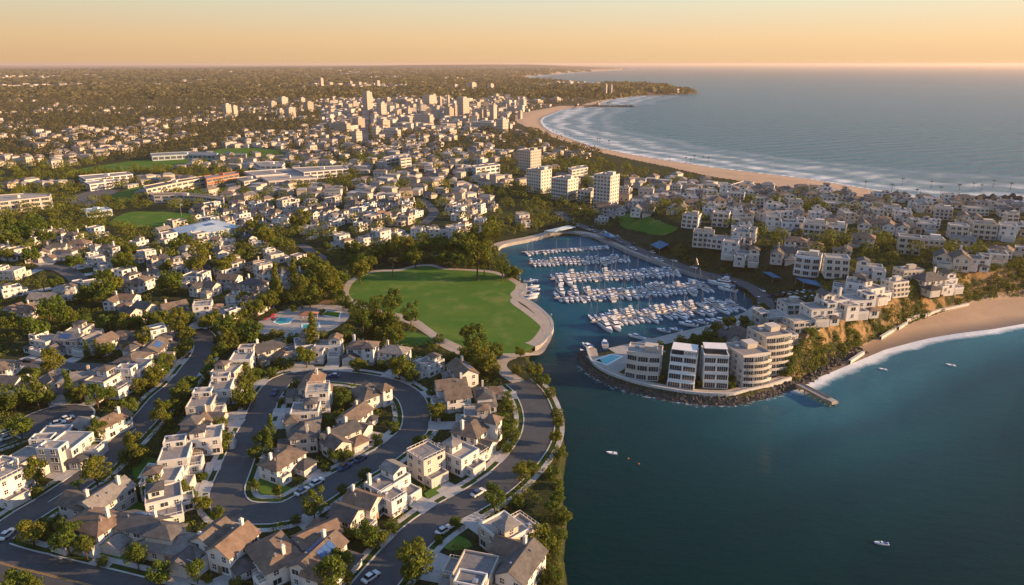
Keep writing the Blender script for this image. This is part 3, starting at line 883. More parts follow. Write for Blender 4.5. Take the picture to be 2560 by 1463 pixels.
QUAYPARK = [W(x, y) for x, y in [(1905, 735), (1960, 740), (2020, 720), (2060, 735), (1990, 770), (1930, 775)]]

def pool(pts, mat='pool_water', z=2.0, label=None, edge=0.7):
    P = ccw([W(x, y, z) for x, y in pts])
    c = np.mean(P, 0)
    r = root('swimming_pool', (c[0], c[1], z))
    Q = [(x - c[0], y - c[1]) for x, y in P]
    m = MB(); m.ring(offset_poly(Q, edge), -0.1, 0.16, edge); m.build('pool_edge', 'trim', r)
    m = MB(); m.prism(Q, -0.1, 0.1); m.build('water', mat, r)
    BUSY.append(offset_poly(P, edge))
    return tag(r, label, 'swimming pool')
pool([(686, 806), (700, 795), (732, 797), (722, 808), (700, 811)], label='turquoise kidney pool beside the red slide on the plaza')
pool([(757, 812), (795, 808), (797, 818), (775, 823), (757, 820)], label='bright blue pool in front of the red canopy on the plaza')
pool([(808, 788), (818, 778), (850, 782), (846, 795)], 'grass_mown', label='dark green covered basin at the back of the plaza')
pool([(352, 1194), (374, 1162), (390, 1164), (384, 1196)], label='long blue pool beside the pale house in the hedged garden')
pool([(1283, 1436), (1298, 1427), (1303, 1431), (1288, 1442)], label='small turquoise pool at the corner of the brown roofed shore house')
pool([(2008, 668), (2056, 676), (2040, 682), (1996, 674)], z=10.0, label='pale blue terrace pool below the white hillside villa')

pool([(1488, 902), (1528, 888), (1552, 892), (1516, 912)], label='bright blue pool on the terrace at the harbour mouth')
# ------------------------------------------------------------------ quays and sea walls
def coast_run(i0, i1, step=1.5):
    return smooth_line([CP[i] for i in range(i0, i1 + 1)], step)
def idx(x, y):
    return min(range(len(COAST)), key=lambda i: abs(COAST[i][0] - x) + abs(COAST[i][1] - y))
def inland(L):
    N, _ = normals2(L)
    k = len(L) // 2
    q = L[k] + N[k] * 2
    return 1 if inside(np.array([q[0]]), np.array([q[1]]), CP)[0] else -1
RUNS = [((1336, 878), (1316, 718), 'pale paved quay wall curving round the lawn', 5.2), ((1244, 630), (1800, 705), 'long stone quay wall at the head of the marina', 6.0), ((1884, 775), (1520, 884), 'grey quay wall along the harbour side of the point', 7.0)]
for (a, b, lab, wd) in RUNS:
    L = coast_run(idx(*a), idx(*b)); s = inland(L)
    m = strip('quay_wall', L, -0.4 * s, 1.0 * s, 2.12, 'concrete', drape=False, th=3.2)
    tag(m, lab, 'quay wall')
    tag(strip('promenade', L, 1.0 * s, wd * s, 2.07, 'promenade' if wd < 7 else 'concrete', drape=False), kind='structure')
    LINES.append((L, wd + 1))
L = coast_run(idx(1449, 884), idx(1992, 968)); s = inland(L); RL_POINT = L
tag(strip('sea_wall', L, 2.5 * s, 3.2 * s, 2.9, 'kerbstone', drape=False, th=3.0), 'pale sea wall above the boulders round the point', 'sea wall')
tag(strip('promenade', L, 3.2 * s, 6.6 * s, 2.1, 'promenade', drape=False), kind='structure')
LINES.append((L, 7.0))
tip = [W(x, y, 2) for x, y in [(1463, 889), (1478, 894), (1560, 880), (1640, 862), (1665, 880), (1592, 903), (1545, 933), (1506, 924), (1478, 906)]]
tag(sheet('plaza', tip, 2.08, 'concrete'), kind='structure'); BUSY.append(ccw(tip))
for k, (pts, lab) in enumerate((([(2202, 838), (2225, 824), (2244, 812)], 'low cream beach wall nearest the rocky end'), ([(2246, 815), (2267, 803)], 'short low cream wall between two longer beach walls'), ([(2265, 801), (2298, 787)], 'cream beach wall below the green gully'),
                                ([(2309, 788), (2342, 775), (2380, 767), (2421, 758)], 'longest cream beach wall at the foot of the bluff'), ([(2125, 895), (2160, 872)], 'narrow cream wall where the beach begins'))):
    L = smooth_line([W(x, y, 2.5) for x, y in pts], 2)
    z = terrain(L[:, 0], L[:, 1]).min()
    tag(strip('beach_wall', L, -0.5, 0.5, z + 1.5, 'kerbstone', drape=False, th=3.0), lab, 'beach wall', 'beach walls under the bluff')
A, B = np.array(W(1996, 960, 1.6)), np.array(W(2088, 1008, 1.6))
d = B - A; r = root('jetty', (A[0], A[1], 0), atan2(d[1], d[0])); n = np.linalg.norm(d)
m = MB(); m.box(n / 2, 0, 1.2, n, 3.0, 0.4); m.build('deck', 'dock_plank', r)
for sd in (-1, 1):
    m = MB(); m.box(n / 2, sd * 1.42, 1.603, n - 0.2, 0.2, 0.35); m.build('kerb_rail', 'deck_wood', r)
for k in range(7):
    for sd in (-1, 1):
        m = MB(); m.tube([(2 + k * (n - 3) / 6, sd * 1.2, -3), (2 + k * (n - 3) / 6, sd * 1.2, 1.25)], 0.25); m.build('pile', 'deck_wood', r)
m = MB(); m.box(n - 1.5, 0, 1.604, 2.6, 2.4, 0.5); m.build('head_block', 'concrete', r)
tag(r, 'narrow weathered jetty running out from the end of the beach', 'jetty')

# boulders, far too many to count
def rocks(name, P, rmin, rmax, zf, seed):
    g = np.random.default_rng(seed); V, Fc = [], []
    base = np.array([(-1, -1, -1), (1, -1, -1), (1, 1, -1), (-1, 1, -1), (-1, -1, 1), (1, -1, 1), (1, 1, 1), (-1, 1, 1)], float)
    fc = np.array([(3, 2, 1, 0), (4, 5, 6, 7), (0, 1, 5, 4), (1, 2, 6, 5), (2, 3, 7, 6), (3, 0, 4, 7)])
    for i, (x, y) in enumerate(P):
        r = g.uniform(rmin, rmax)
        a = g.uniform(0, 2 * pi, 3)
        q = base * g.uniform(0.45, 0.75, (8, 3)) * r * np.array([1, g.uniform(.7, 1.2), g.uniform(.5, .9)])
        c, s_ = cos(a[0]), sin(a[0]); q = q @ np.array([(c, -s_, 0), (s_, c, 0), (0, 0, 1)])
        c, s_ = cos(a[1] * .3), sin(a[1] * .3); q = q @ np.array([(1, 0, 0), (0, c, -s_), (0, s_, c)])
        V.append(q + np.array([x, y, zf(x, y) + r * 0.15])); Fc.append(fc + 8 * i)
    return obj(name, np_mesh(name, np.concatenate(V), np.concatenate(Fc), ['rock']))
L = RL_POINT; N, _ = normals2(L); s = inland(L)
P = []
for k in range(2600):
    i = rng.integers(0, len(L)); o = rng.uniform(-1.1, 2.3)
    P.append(L[i] + N[i] * s * o + rng.normal(0, .3, 2))
DL = lambda x, y: max(-0.6, -0.2 + 0.55 * s * float(np.dot(np.array([x, y]) - L[k0(x, y)], N[k0(x, y)])))
def k0(x, y):
    return int(np.argmin(np.hypot(L[:, 0] - x, L[:, 1] - y)))
tag(rocks('boulders', P, 0.4, 1.05, DL, 5), kind='stuff')
P = [np.array(W(rng.uniform(1990, 2130), 0, 0)) for _ in range(0)]
cl = [np.array(W(x, y, 1.5)) for x, y in [(1960, 968), (2010, 945), (2060, 915), (2120, 880), (2150, 868)]]
cl = smooth_line(cl, 1.0)
for k in range(420):
    P.append(cl[rng.integers(0, len(cl))] + rng.normal(0, 1.6, 2))
tag(rocks('boulders', P, 0.3, 1.1, lambda x, y: float(terrain(np.array([x]), np.array([y]))[0]), 6), kind='stuff')
P = [np.array(W(rng.uniform(1425, 1585), 266.8 + rng.normal(0, .25), 0)) for _ in range(260)] + [np.array(W(rng.uniform(2290, 2560), rng.uniform(496, 502), 0)) for _ in range(60)]
tag(rocks('reef', P, 1.5, 4.5, lambda x, y: 0.2, 7), kind='stuff')
# ------------------------------------------------------------------ houses
WIN = {}
def window_mesh(w, h, kind=0):
    k = (round(w, 1), round(h, 1), kind)
    if k not in WIN:
        m = MB()
        m.box(0, 0, -h / 2 - 0.1, w + 0.2, 0.10, h + 0.2, 0)
        m.box(0, 0, -h / 2, w, 0.14, h, 1)
        if kind == 0:
            m.box(0, 0, -h / 2, 0.09, 0.2, h, 0)
            m.box(0, 0, -0.05, w, 0.2, 0.1, 0)
        else:
            n = max(2, int(w / 0.9))
            for i in range(1, n):
                m.box(-w / 2 + w * i / n, 0, -h / 2, 0.08, 0.2, h, 0)
        m.box(0, -0.05, -h / 2 - 0.18, w + 0.4, 0.26, 0.1, 0)
        WIN[k] = m.mesh('window', ['trim', 'glass'])
    return WIN[k]

# blocks: cx, cy, width, depth, height, roof, ridge axis, rise, extra (g garage in front, d door, t terrace railing)
PLANS = [
    ('gabled', [(0, 1.6, 12.4, 8.2, 5.8, 'gable', 'x', 2.3, 'd'), (-3.6, -4.4, 6.0, 5.6, 3.1, 'gable', 'y', 1.6, 'g'), (4.2, -3.2, 3.6, 3.4, 2.9, 'hip', 'x', 1.0, '')], [(3.4, 3.0)], 'gabled white house'),
    ('hipped', [(0, 1.2, 13.2, 9.0, 5.7, 'hip', 'x', 2.5, 'd'), (4.1, -5.0, 5.8, 5.4, 3.0, 'hip', 'y', 1.5, 'g'), (-4.4, -4.0, 4.0, 2.8, 3.2, 'flat', 'x', 0, 't')], [(-4.0, 2.2)], 'hipped pale house'),
    ('modern', [(-2.2, 1.2, 8.8, 10.4, 6.3, 'flat', 'x', 0, ''), (4.6, 0.4, 6.2, 8.2, 3.5, 'flat', 'x', 0, 't'), (-1.4, -5.4, 6.2, 3.6, 3.1, 'flat', 'x', 0, 'g'), (-3.0, 3.2, 4.6, 4.2, 8.6, 'hip', 'x', 0.9, '')], [], 'flat-roofed terraced house'),
    ('cross', [(-1.6, 2.2, 13.4, 7.6, 5.7, 'gable', 'x', 2.1, 'd'), (2.6, -2.9, 6.6, 8.4, 5.5, 'gable', 'y', 2.0, ''), (-5.0, -4.0, 5.8, 5.4, 3.0, 'hip', 'y', 1.4, 'g')], [(-5.4, 3.4), (2.9, 1.0)], 'cross-gabled cream house'),
    ('tall', [(0, 0.6, 8.6, 9.2, 8.9, 'flat', 'x', 0, 't'), (6.1, 1.4, 5.2, 8.0, 5.9, 'hip', 'y', 1.5, ''), (-0.6, -5.5, 6.8, 3.8, 3.2, 'flat', 'x', 0, 'g')], [(6.8, 3.6)], 'tall roof-deck house'),
    ('ranch', [(0, 0, 17.5, 8.4, 3.2, 'hip', 'x', 2.2, 'd'), (-3.2, 0.6, 7.4, 6.2, 6.1, 'hip', 'x', 1.6, ''), (5.8, -5.4, 6.2, 5.4, 3.05, 'gable', 'y', 1.7, 'g')], [(7.2, 0.4)], 'long low house'),
    ('twin', [(-3.6, 0.8, 7.4, 10.6, 5.8, 'gable', 'y', 2.2, 'd'), (4.0, 1.6, 7.2, 8.6, 5.4, 'gable', 'y', 2.0, ''), (3.6, -5.0, 6.0, 5.0, 3.0, 'flat', 'x', 0, 'gt')], [(-3.4, 4.6)], 'twin-gabled pale house'),
    ('villa', [(-1.2, 1.4, 10.6, 9.2, 6.0, 'flat', 'x', 0, 'd'), (4.4, 2.2, 4.6, 7.0, 7.6, 'flat', 'x', 0, ''), (-3.4, -4.8, 6.2, 4.6, 3.1, 'flat', 'x', 0, 'gt'), (3.2, -4.2, 4.2, 3.6, 2.9, 'hip', 'x', .8, '')], [], 'white cubic villa'),
    ('loft', [(0, 1.6, 12.0, 7.4, 6.2, 'flat', 'x', 0, 'd'), (-3.2, 2.2, 5.2, 5.4, 8.6, 'gable', 'y', 1.1, ''), (3.9, -4.4, 6.0, 6.0, 5.6, 'flat', 'x', 0, 't'), (-3.4, -4.0, 5.4, 4.8, 3.0, 'flat', 'x', 0, 'gt')], [(5.2, 3.6)], 'stacked-box white house'),
    ('bay', [(0, 1.0, 11.6, 9.4, 5.9, 'hip', 'x', 2.2, 'd'), (-4.6, -4.2, 4.8, 4.2, 7.6, 'hip', 'x', 1.7, ''), (3.4, -5.2, 6.2, 5.2, 3.0, 'gable', 'y', 1.5, 'g')], [(4.2, 2.4)], 'corner-towered cream house')]

def plan_parts(pl):
    """lists of (part name, MB, materials) and windows (x, y, z, rot, w, h, kind)"""
    nm, blocks, chim, _ = pl
    wall, parts, wins = MB(), [], []
    def hidden(x, y, z, me):
        for j, b in enumerate(blocks):
            if j != me and abs(x - b[0]) < b[2] / 2 + 0.75 and abs(y - b[1]) < b[3] / 2 + 0.75 and z < b[4] + (1.0 if b[5] != 'flat' else 0.9) + (b[7] * .5):
                return True
        return False
    for i, (cx, cy_, sx, sy, h, rf, ax, rise, ex) in enumerate(blocks):
        wall.box(cx, cy_, -0.3, sx, sy, h + 0.3 - (0.0 if rf != 'flat' else 0.35))
        R = MB()
        if rf == 'gable':
            wall.gable_wall(cx, cy_, h, sx, sy, rise - 0.02, ax)
            R.gable(cx, cy_, h, sx, sy, rise, ax, 0.55)
            parts.append(('roof', R, 'shingle'))
        elif rf == 'hip':
            R.hip(cx, cy_, h, sx, sy, rise, 0.6)
            parts.append(('roof', R, 'shingle'))
        else:
            R.box(cx, cy_, h - 0.35, sx - 0.5, sy - 0.5, 0.12)
            parts.append(('roof', R, 'flat_roof'))
            P = [(cx + a * sx / 2 * 1.004, cy_ + b * sy / 2 * 1.004) for a, b in ((-1, -1), (1, -1), (1, 1), (-1, 1))]
            q = MB(); q.ring(P, h - 0.4, h + (0.15 if 't' in ex else 0.3), 0.3)
            parts.append(('parapet', q, 'stucco'))
            if 't' in ex:
                q = MB(); P2 = offset_poly(P, -0.12)
                q.ring(P2, h + 0.95, h + 1.05, 0.06)
                for a in range(4):
                    for t in np.linspace(0, 1, 6):
                        x = P2[a][0] * (1 - t) + P2[(a + 1) % 4][0] * t; y = P2[a][1] * (1 - t) + P2[(a + 1) % 4][1] * t
                        q.box(x, y, h + 0.15, 0.06, 0.06, 0.85)
                parts.append(('railing', q, 'trim'))
            q = MB(); q.box(cx + sx * 0.2, cy_ + sy * 0.22, h - 0.235, 1.3, 1.1, 0.8); q.box(cx + sx * 0.2, cy_ + sy * 0.22, h + 0.565, 0.9, 0.8, 0.08)
            parts.append(('air_conditioner', q, 'aluminium'))
        if 'g' in ex:
            q = MB(); q.box(cx, cy_ - sy / 2 - 0.03, 0.02, 4.8 if sx > 5 else 2.6, 0.1, 2.3)
            for k in range(1, 4):
                q.box(cx, cy_ - sy / 2 - 0.05, 0.02 + k * 0.57, 4.7 if sx > 5 else 2.5, 0.1, 0.05)
            parts.append(('garage_door', q, 'garage_panel'))
        if 'd' in ex:
            dx = next(x for x in (cx, cx + 1.6, cx - 1.6, cx + 3, cx - 3, cx + 0.8) if not hidden(x, cy_ - sy / 2 - 0.4, 1.0, i) or x == cx + 0.8)
            q = MB(); q.box(dx, cy_ - sy / 2 - 0.04, 0.02, 1.3, 0.14, 2.3); q.box(dx, cy_ - sy / 2 - 0.07, 0.02, 1.0, 0.14, 2.15)
            parts.append(('door', q, 'deck_wood'))
        ns = max(1, int(round(h / 2.9)))
        for side, (ux, uy, L) in enumerate(((0, -1, sx), (1, 0, sy), (0, 1, sx), (-1, 0, sy))):
            n = max(1, int(L / 3.1))
            for s in range(ns):
                zc = s * (h / ns) + 1.65
                if 'g' in ex and side == 0 and s == 0:
                    continue
                for k in range(n):
                    o = (k + 0.5) / n * L - L / 2
                    x = cx + ux * (sx / 2) - uy * o if ux == 0 else cx + ux * sx / 2
                    y = cy_ + uy * (sy / 2) if ux == 0 else cy_ + o
                    if hidden(x + ux * 0.5, y + uy * 0.5, zc + 0.6, i):
                        continue
                    if 'd' in ex and side == 0 and s == 0 and abs(x - dx) < 1.6:
                        continue
                    wide = (k + s + side + i) % 3 == 0
                    wins.append((x, y, zc, atan2(uy, ux) + pi / 2, 2.1 if wide else 1.2, 1.4 if s or not wide else 1.7, 1 if wide else 0))
    b0 = blocks[0]
    if b0[5] == 'gable' and b0[6] == 'x':
        zz = lambda y: b0[4] + b0[7] * (1 - abs(y - b0[1]) / (b0[3] / 2)) + .27
        for sg in (-1, 1):
            q = MB(); y0, y1 = b0[1] + sg * b0[3] * .12, b0[1] + sg * b0[3] * .40
            for k in range(3):
                x0 = b0[0] - 3.4 + k * 1.75
                c4 = [(x0, y0, zz(y0)), (x0 + 1.65, y0, zz(y0)), (x0 + 1.65, y1, zz(y1)), (x0, y1, zz(y1))]
                q.loft([c4, [(a, b, c + .06) for a, b, c in c4]])
            parts.append(('solar_panel', q, 'blue_tint'))
    if b0[5] != 'flat':
        for dx, dy in ((.22, .18), (-.3, -.12), (.05, .26)):
            q = MB(); zv = b0[4] + b0[7] * (1 - abs(dy) * 2); q.box(b0[0] + dx * b0[2], b0[1] + dy * b0[3], zv - .6, .34, .34, 1.25); q.box(b0[0] + dx * b0[2], b0[1] + dy * b0[3], zv + .65, .5, .5, .1)
            parts.append(('roof_vent', q, 'aluminium'))
    for (x, y) in chim:
        q = MB(); q.box(x, y, 0.5, 0.95, 0.8, 9.0 if nm != 'ranch' else 6.4); z = 9.5 if nm != 'ranch' else 6.9
        q.box(x, y, z, 1.15, 1.0, 0.22); q.box(x, y, z + 0.22, 0.5, 0.45, 0.3)
        parts.append(('chimney', q, 'stucco'))
    parts.insert(0, ('wall', wall, 'stucco'))
    return parts, wins

FULL, LITE = [], []
for pl in PLANS:
    parts, wins = plan_parts(pl)
    r = root('house')
    for nm, mb, mt in parts:
        mb.build(nm, mt, r)
    for (x, y, z, a, w, h, kd) in wins:
        o = obj('window', window_mesh(w, h, kd), r); o.location = (x, y, z); o.rotation_euler = (0, 0, a)
    FULL.append(r)
    one = MB(); order = ['stucco', 'shingle', 'flat_roof', 'glass', 'trim', 'garage_panel', 'deck_wood', 'aluminium']
    for nm, mb, mt in parts:
        if nm in ('railing', 'air_conditioner', 'solar_panel', 'roof_vent'):
            continue
        one.add(mb.v, mb.f, order.index(mt))
    for (x, y, z, a, w, h, kd) in wins:
        one.box(x, y, z - h / 2, w, 0.16, h, 3, a)
    LITE.append(one.mesh('house', order))

ORD = ['first', 'second', 'third', 'fourth', 'fifth', 'sixth', 'seventh', 'eighth', 'ninth', 'tenth', 'eleventh', 'twelfth', 'thirteenth', 'fourteenth', 'fifteenth', 'sixteenth', 'seventeenth', 'eighteenth', 'nineteenth']
TENS = ['twent', 'thirt', 'fort', 'fift', 'sixt', 'sevent', 'eight', 'ninet']
def ordinal(n):
    if n < 19:
        return ORD[n]
    n += 1
    if n >= 100:
        return 'one hundred ' + ('and ' + ordinal(n - 101) if n > 100 else 'th')
    t, u = divmod(n, 10)
    return TENS[t - 2] + 'ieth' if u == 0 else TENS[t - 2] + 'y-' + ORD[u - 1]

HOUSES = []       # (x, y, radius)
def face_road(x, y, default=0.0):
    best, ang, hit = 1e9, default, None
    for nm, (L, w, c) in RL.items():
        if nm in ('boulevard',):
            continue
        d = np.hypot(L[:, 0] - x, L[:, 1] - y); k = int(d.argmin())
        if d[k] - w / 2 < best:
            best = d[k] - w / 2
            v = L[k] - np.array([x, y]); hit = (L[k], w)
            ang = atan2(v[1], v[0]) + pi / 2
    v = np.hypot(CC[0] - x, CC[1] - y) - 11
    if v < best:
        best, ang, hit = v, atan2(CC[1] - y, CC[0] - x) + pi / 2, (np.array(CC), 22)
    return best, ang, hit

def prune(o):
    """no two houses keep quite the same fittings"""
    for ch in list(o.children):
        kd = ch.name.split('.')[0]
        if random.random() > {'solar_panel': .16, 'chimney': .75, 'roof_vent': .6, 'railing': .8, 'air_conditioner': .8}.get(kd, 1.0):
            drop_tree(ch)
# (px, py) of the roofs and the plan; names of the places they stand in
NEAR = {
    'front road row': ('inland', [(236, 1248, 3), (228, 1306, 1), (343, 1310, 0), (425, 1335, 5), (545, 1352, 6), (672, 1382, 1), (800, 1388, 3), (786, 1322, 0), (15, 1462, 5)]),
    'row by the shore road': ('front', [(896, 1262, 6), (978, 1205, 3), (1068, 1148, 4), (1120, 1135, 2), (1185, 1080, 7), (1185, 1022, 2), (1212, 975, 5), (1143, 975, 6), (1147, 925, 0)]),
    'island inside the loop': ('inland', [(743, 1155, 1), (756, 1075, 7), (722, 1030, 2), (790, 985, 4), (770, 955, 0), (847, 1095, 3), (894, 1032, 0), (922, 975, 7)]),
    'row towards the lawn': ('inland', [(600, 890, 5), (661, 872, 0), (731, 862, 2), (817, 864, 6), (905, 868, 7), (984, 876, 1), (1062, 898, 2)]),
    'row inside the hill street': ('front', [(500, 1232, 2), (420, 1180, 2), (470, 1150, 7), (488, 1100, 2), (500, 1048, 5), (510, 1010, 3), (548, 972, 6), (566, 932, 2)]),
    'ring round the turning circle': ('inland', [(10, 1205, 4), (52, 1152, 5), (120, 1140, 0), (160, 1100, 7), (222, 1045, 3)]),
    'row above the turning circle': ('inland', [(25, 948, 0), (100, 955, 6), (172, 948, 1), (248, 950, 2), (318, 932, 3), (330, 898, 7), (395, 868, 0), (430, 858, 5)]),
    'row along the back lane': ('inland', [(8, 886, 1), (58, 862, 3), (112, 870, 0), (175, 878, 6), (195, 830, 2), (272, 845, 5), (360, 830, 1)]),
    'cluster above the hedge': ('inland', [(40, 772, 6), (30, 712, 2), (28, 672, 3), (115, 740, 0), (165, 722, 1), (205, 695, 7), (300, 742, 3), (345, 700, 1), (350, 772, 6), (437, 766, 0), (508, 772, 4), (560, 780, 3)]),
    'cluster in the valley': ('inland', [(232, 660, 2), (230, 640, 0), (348, 604, 2), (360, 630, 5), (398, 644, 7), (430, 655, 2), (486, 690, 1), (510, 712, 3), (570, 695, 0), (630, 708, 1), (660, 672, 4), (688, 632, 6), (648, 608, 0), (555, 602, 5), (560, 622, 3), (630, 746, 7), (600, 740, 2)]),
    'cluster below the field': ('inland', [(36, 626, 0), (130, 615, 3), (195, 606, 1), (160, 628, 5), (90, 632, 6), (265, 618, 7)]),
    'row above the bank': ('inland', [(853, 596, 4), (910, 590, 2), (950, 588, 4), (993, 580, 2), (1030, 577, 4), (1070, 572, 2), (1114, 574, 4), (1152, 562, 2), (1200, 556, 4), (707, 545, 2), (655, 520, 1), (775, 562, 5), (812, 568, 1), (1308, 545, 4)]),
    'group along the shore': ('front', [(1250, 1405, 3), (1275, 1335, 2), (1170, 1430, 5)])}
END = {'inland': 'the inland end', 'front': 'the near end'}
for place, (end, items) in NEAR.items():
    items = sorted(items, key=(lambda q: q[0]) if end == 'inland' else (lambda q: -q[1]))
    for k, (px, py, v) in enumerate(items):
        v = 9 if v == 7 else v                 # the corner-towered plan comes last
        if v in (0, 1, 3, 5, 6, 9) and (px * 7 + py * 3) % 10 < 3 and 'front' not in place and 'island' not in place:
            v = 7 + (px + py) % 2
        x, y, z = G(px, py, 5.0)
        best, ang, hit = face_road(x, y)
        if best > 45:
            ang = random.choice([0, pi / 2, pi, -pi / 2]) * (random.random() < .35) - 0.25 + random.uniform(-.25, .25)
        elif best < 7.2 and hit is not None:           # keep clear of the carriageway
            u = np.array([x, y]) - hit[0]; u = u / (np.linalg.norm(u) + 1e-6)
            x, y = hit[0] + u * (hit[1] / 2 + 10.8)
        for (hx, hy, hr) in HOUSES:                    # and of each other
            dd = hypot(x - hx, y - hy)
            if dd < 11.4:
                x += (x - hx) / (dd + .01) * (11.4 - dd); y += (y - hy) / (dd + .01) * (11.4 - dd)
        s = random.uniform(0.78, 0.92)
        z = float(terrain(np.array([x]), np.array([y]))[0])
        mir = random.choice((-1, 1))
        o = copy_tree(FULL[v], (x, y, z), ang + random.uniform(-.06, .06), (mir * s, s * random.uniform(.92, 1.06), s * random.uniform(.92, 1.08)))
        prune(o)
        tag(o, f'{PLANS[v][3]}, {ordinal(k)} from {END[end]} in the {place}', 'house', 'houses in the ' + place)
        HOUSES.append((x, y, 8.6 * s))
        if best < 26 and hit is not None:              # driveway from the garage to the street
            gb = next(b for b in PLANS[v][1] if 'g' in b[8])
            a = o.rotation_euler[2]; c, sn = cos(a), sin(a)
            gx, gy = mir * gb[0] * s, (gb[1] - gb[3] / 2) * s
            q = np.array([x + gx * c - gy * sn, y + gx * sn + gy * c])
            dirv = np.array([sn, -c])
            L = RL['loop'][0] if False else None
            t = np.arange(0.3, 40, 0.5); pts = q[None] + dirv[None] * t[:, None]
            dmin = np.full(len(t), 1e9)
            for nm2, (L2, w2, c2) in RL.items():
                dmin = np.minimum(dmin, poly_dist(pts[:, 0], pts[:, 1], L2) - w2 / 2)
            dmin = np.minimum(dmin, np.hypot(pts[:, 0] - CC[0], pts[:, 1] - CC[1]) - 11)
            ok = np.where(dmin < 0.1)[0]
            if len(ok):
                e = q + dirv * t[ok[0]]; pr = np.array([-dirv[1], dirv[0]])
                m = MB(); m.add([(*(q - pr * 2.5), z + .05), (*(q + pr * 2.5), z + .05), (*(e + pr * 2.9), 2.19), (*(e - pr * 2.9), 2.19)], [(3, 2, 1, 0)] if area([q - pr, q + pr, e + pr]) < 0 else [(0, 1, 2, 3)])
                dw = m.build('driveway', 'sidewalk'); tag(dw, kind='structure')
                LINES.append((np.array([q, e]), 3.2))
# ------------------------------------------------------------------ apartment blocks with balconies
def block(name, w, d, floors, fh=3.0, step=0.0, wall='condo_wall', nwf=3, nws=3, balc=True, roofbox=True, curve=0.0, glazed=False):
    """front is -Y; origin at the middle of the footprint"""
    r = root(name)
    body, H = MB(), floors * fh
    for f in range(floors):
        dd = d - step * f
        P = [(-w / 2, -dd / 2 + step * f / 2), (w / 2, -dd / 2 + step * f / 2), (w / 2, d / 2), (-w / 2, d / 2)]
        if curve:
            xs = np.linspace(-w / 2, w / 2, 9)
            P = [(x, -dd / 2 + step * f / 2 - curve * (1 - (2 * x / w) ** 2)) for x in xs] + [(w / 2, d / 2), (-w / 2, d / 2)]
        body.prism(P, f * fh - (0.5 if f == 0 else 0), (f + 1) * fh)
    body.build('wall', wall, r)
    yf = lambda f, x=0: -d / 2 + step * f - curve * (1 - (2 * x / w) ** 2)
    m = MB(); m.box(0, (yf(floors - 1) + d / 2) / 2 + curve * .35, H + 0.002, w - 0.8, d - step * (floors - 1) - 1, 0.12); m.build('roof', 'flat_roof', r)
    P = ccw([(-w / 2 - .1, yf(floors - 1, w / 2) - .1), (w / 2 + .1, yf(floors - 1, w / 2) - .1), (w / 2 + .1, d / 2 + .1), (-w / 2 - .1, d / 2 + .1)])
    m = MB(); m.ring(P, H - 0.3, H + 0.8, 0.35); m.build('parapet', wall, r)
    if glazed and not roofbox:
        m = MB(); m.box(0, d * .2, H + .1, w * .86, d * .42, 2.5); m.build('penthouse', 'glass', r)
        m = MB(); m.box(0, d * .18, H + 2.6, w * .95, d * .5, .25); m.build('roof_canopy', wall, r)
    if roofbox:
        m = MB(); m.box(w * .18, d * .16, H + 0.1, w * .36, d * .3, 2.3); m.box(w * .18, d * .16, H + 2.4, w * .39, d * .34, 0.2); m.build('roof_hut', wall, r)
        m = MB(); m.box(-w * .25, d * .2, H + 0.12, 1.8, 1.5, 1.2); m.build('air_conditioner', 'aluminium', r)
    for f in range(floors):
        z = f * fh + 1.55
        cw = w / nwf
        for k in range(nwf):
            x = -w / 2 + cw * (k + .5)
            sl = -curve * (-8 * x / w / w) if curve else 0
            o = obj('window', window_mesh(cw - (.75 if glazed else 1.3 if cw > 2.6 else .8), 2.25 if glazed else 1.9 if balc else 1.6, 1), r); o.location = (x, yf(f, x) - 0.03, z); o.rotation_euler = (0, 0, math.atan(sl))
        if balc:
            m = MB(); b = 1.5
            xs = np.linspace(-w / 2 + .1, w / 2 - .1, 9 if curve else 2)
            for i in range(len(xs) - 1):
                x0, x1 = xs[i], xs[i + 1]
                q = [(x0, yf(f, x0) - b), (x1, yf(f, x1) - b), (x1, yf(f, x1) + .2), (x0, yf(f, x0) + .2)]
                m.prism(q, f * fh - 0.22, f * fh + 0.02)
                q = [(x0, yf(f, x0) - b - .002), (x1, yf(f, x1) - b - .002), (x1, yf(f, x1) - b + .12), (x0, yf(f, x0) - b + .12)]
                m.prism(q, f * fh + .022, f * fh + 1.0)
            if f > 0:
                m.build('balcony', wall, r)
        cs = d / nws
        for sd in (-1, 1):
            for k in range(nws):
                y = -d / 2 + cs * (k + .5)
                if y < yf(f, w / 2) + 1.2:
                    continue
                o = obj('window', window_mesh(min(1.6, cs - .8), 1.5, 0), r); o.location = (sd * (w / 2 + 0.03), y, z); o.rotation_euler = (0, 0, sd * pi / 2)
    return r

def place(o, x, y, z, rz, label, cat, group=None, rad=None):
    o.location = (x, y, z); o.rotation_euler = (0, 0, rz)
    tag(o, label, cat, group)
    if rad:
        HOUSES.append((x, y, rad))
    return o

def front_at(px, py, d, rz, z=None):
    """centre of a block whose front base shows at a pixel"""
    x, y, g = G(px, py)
    return x - sin(rz) * d / 2, y + cos(rz) * d / 2, g if z is None else z

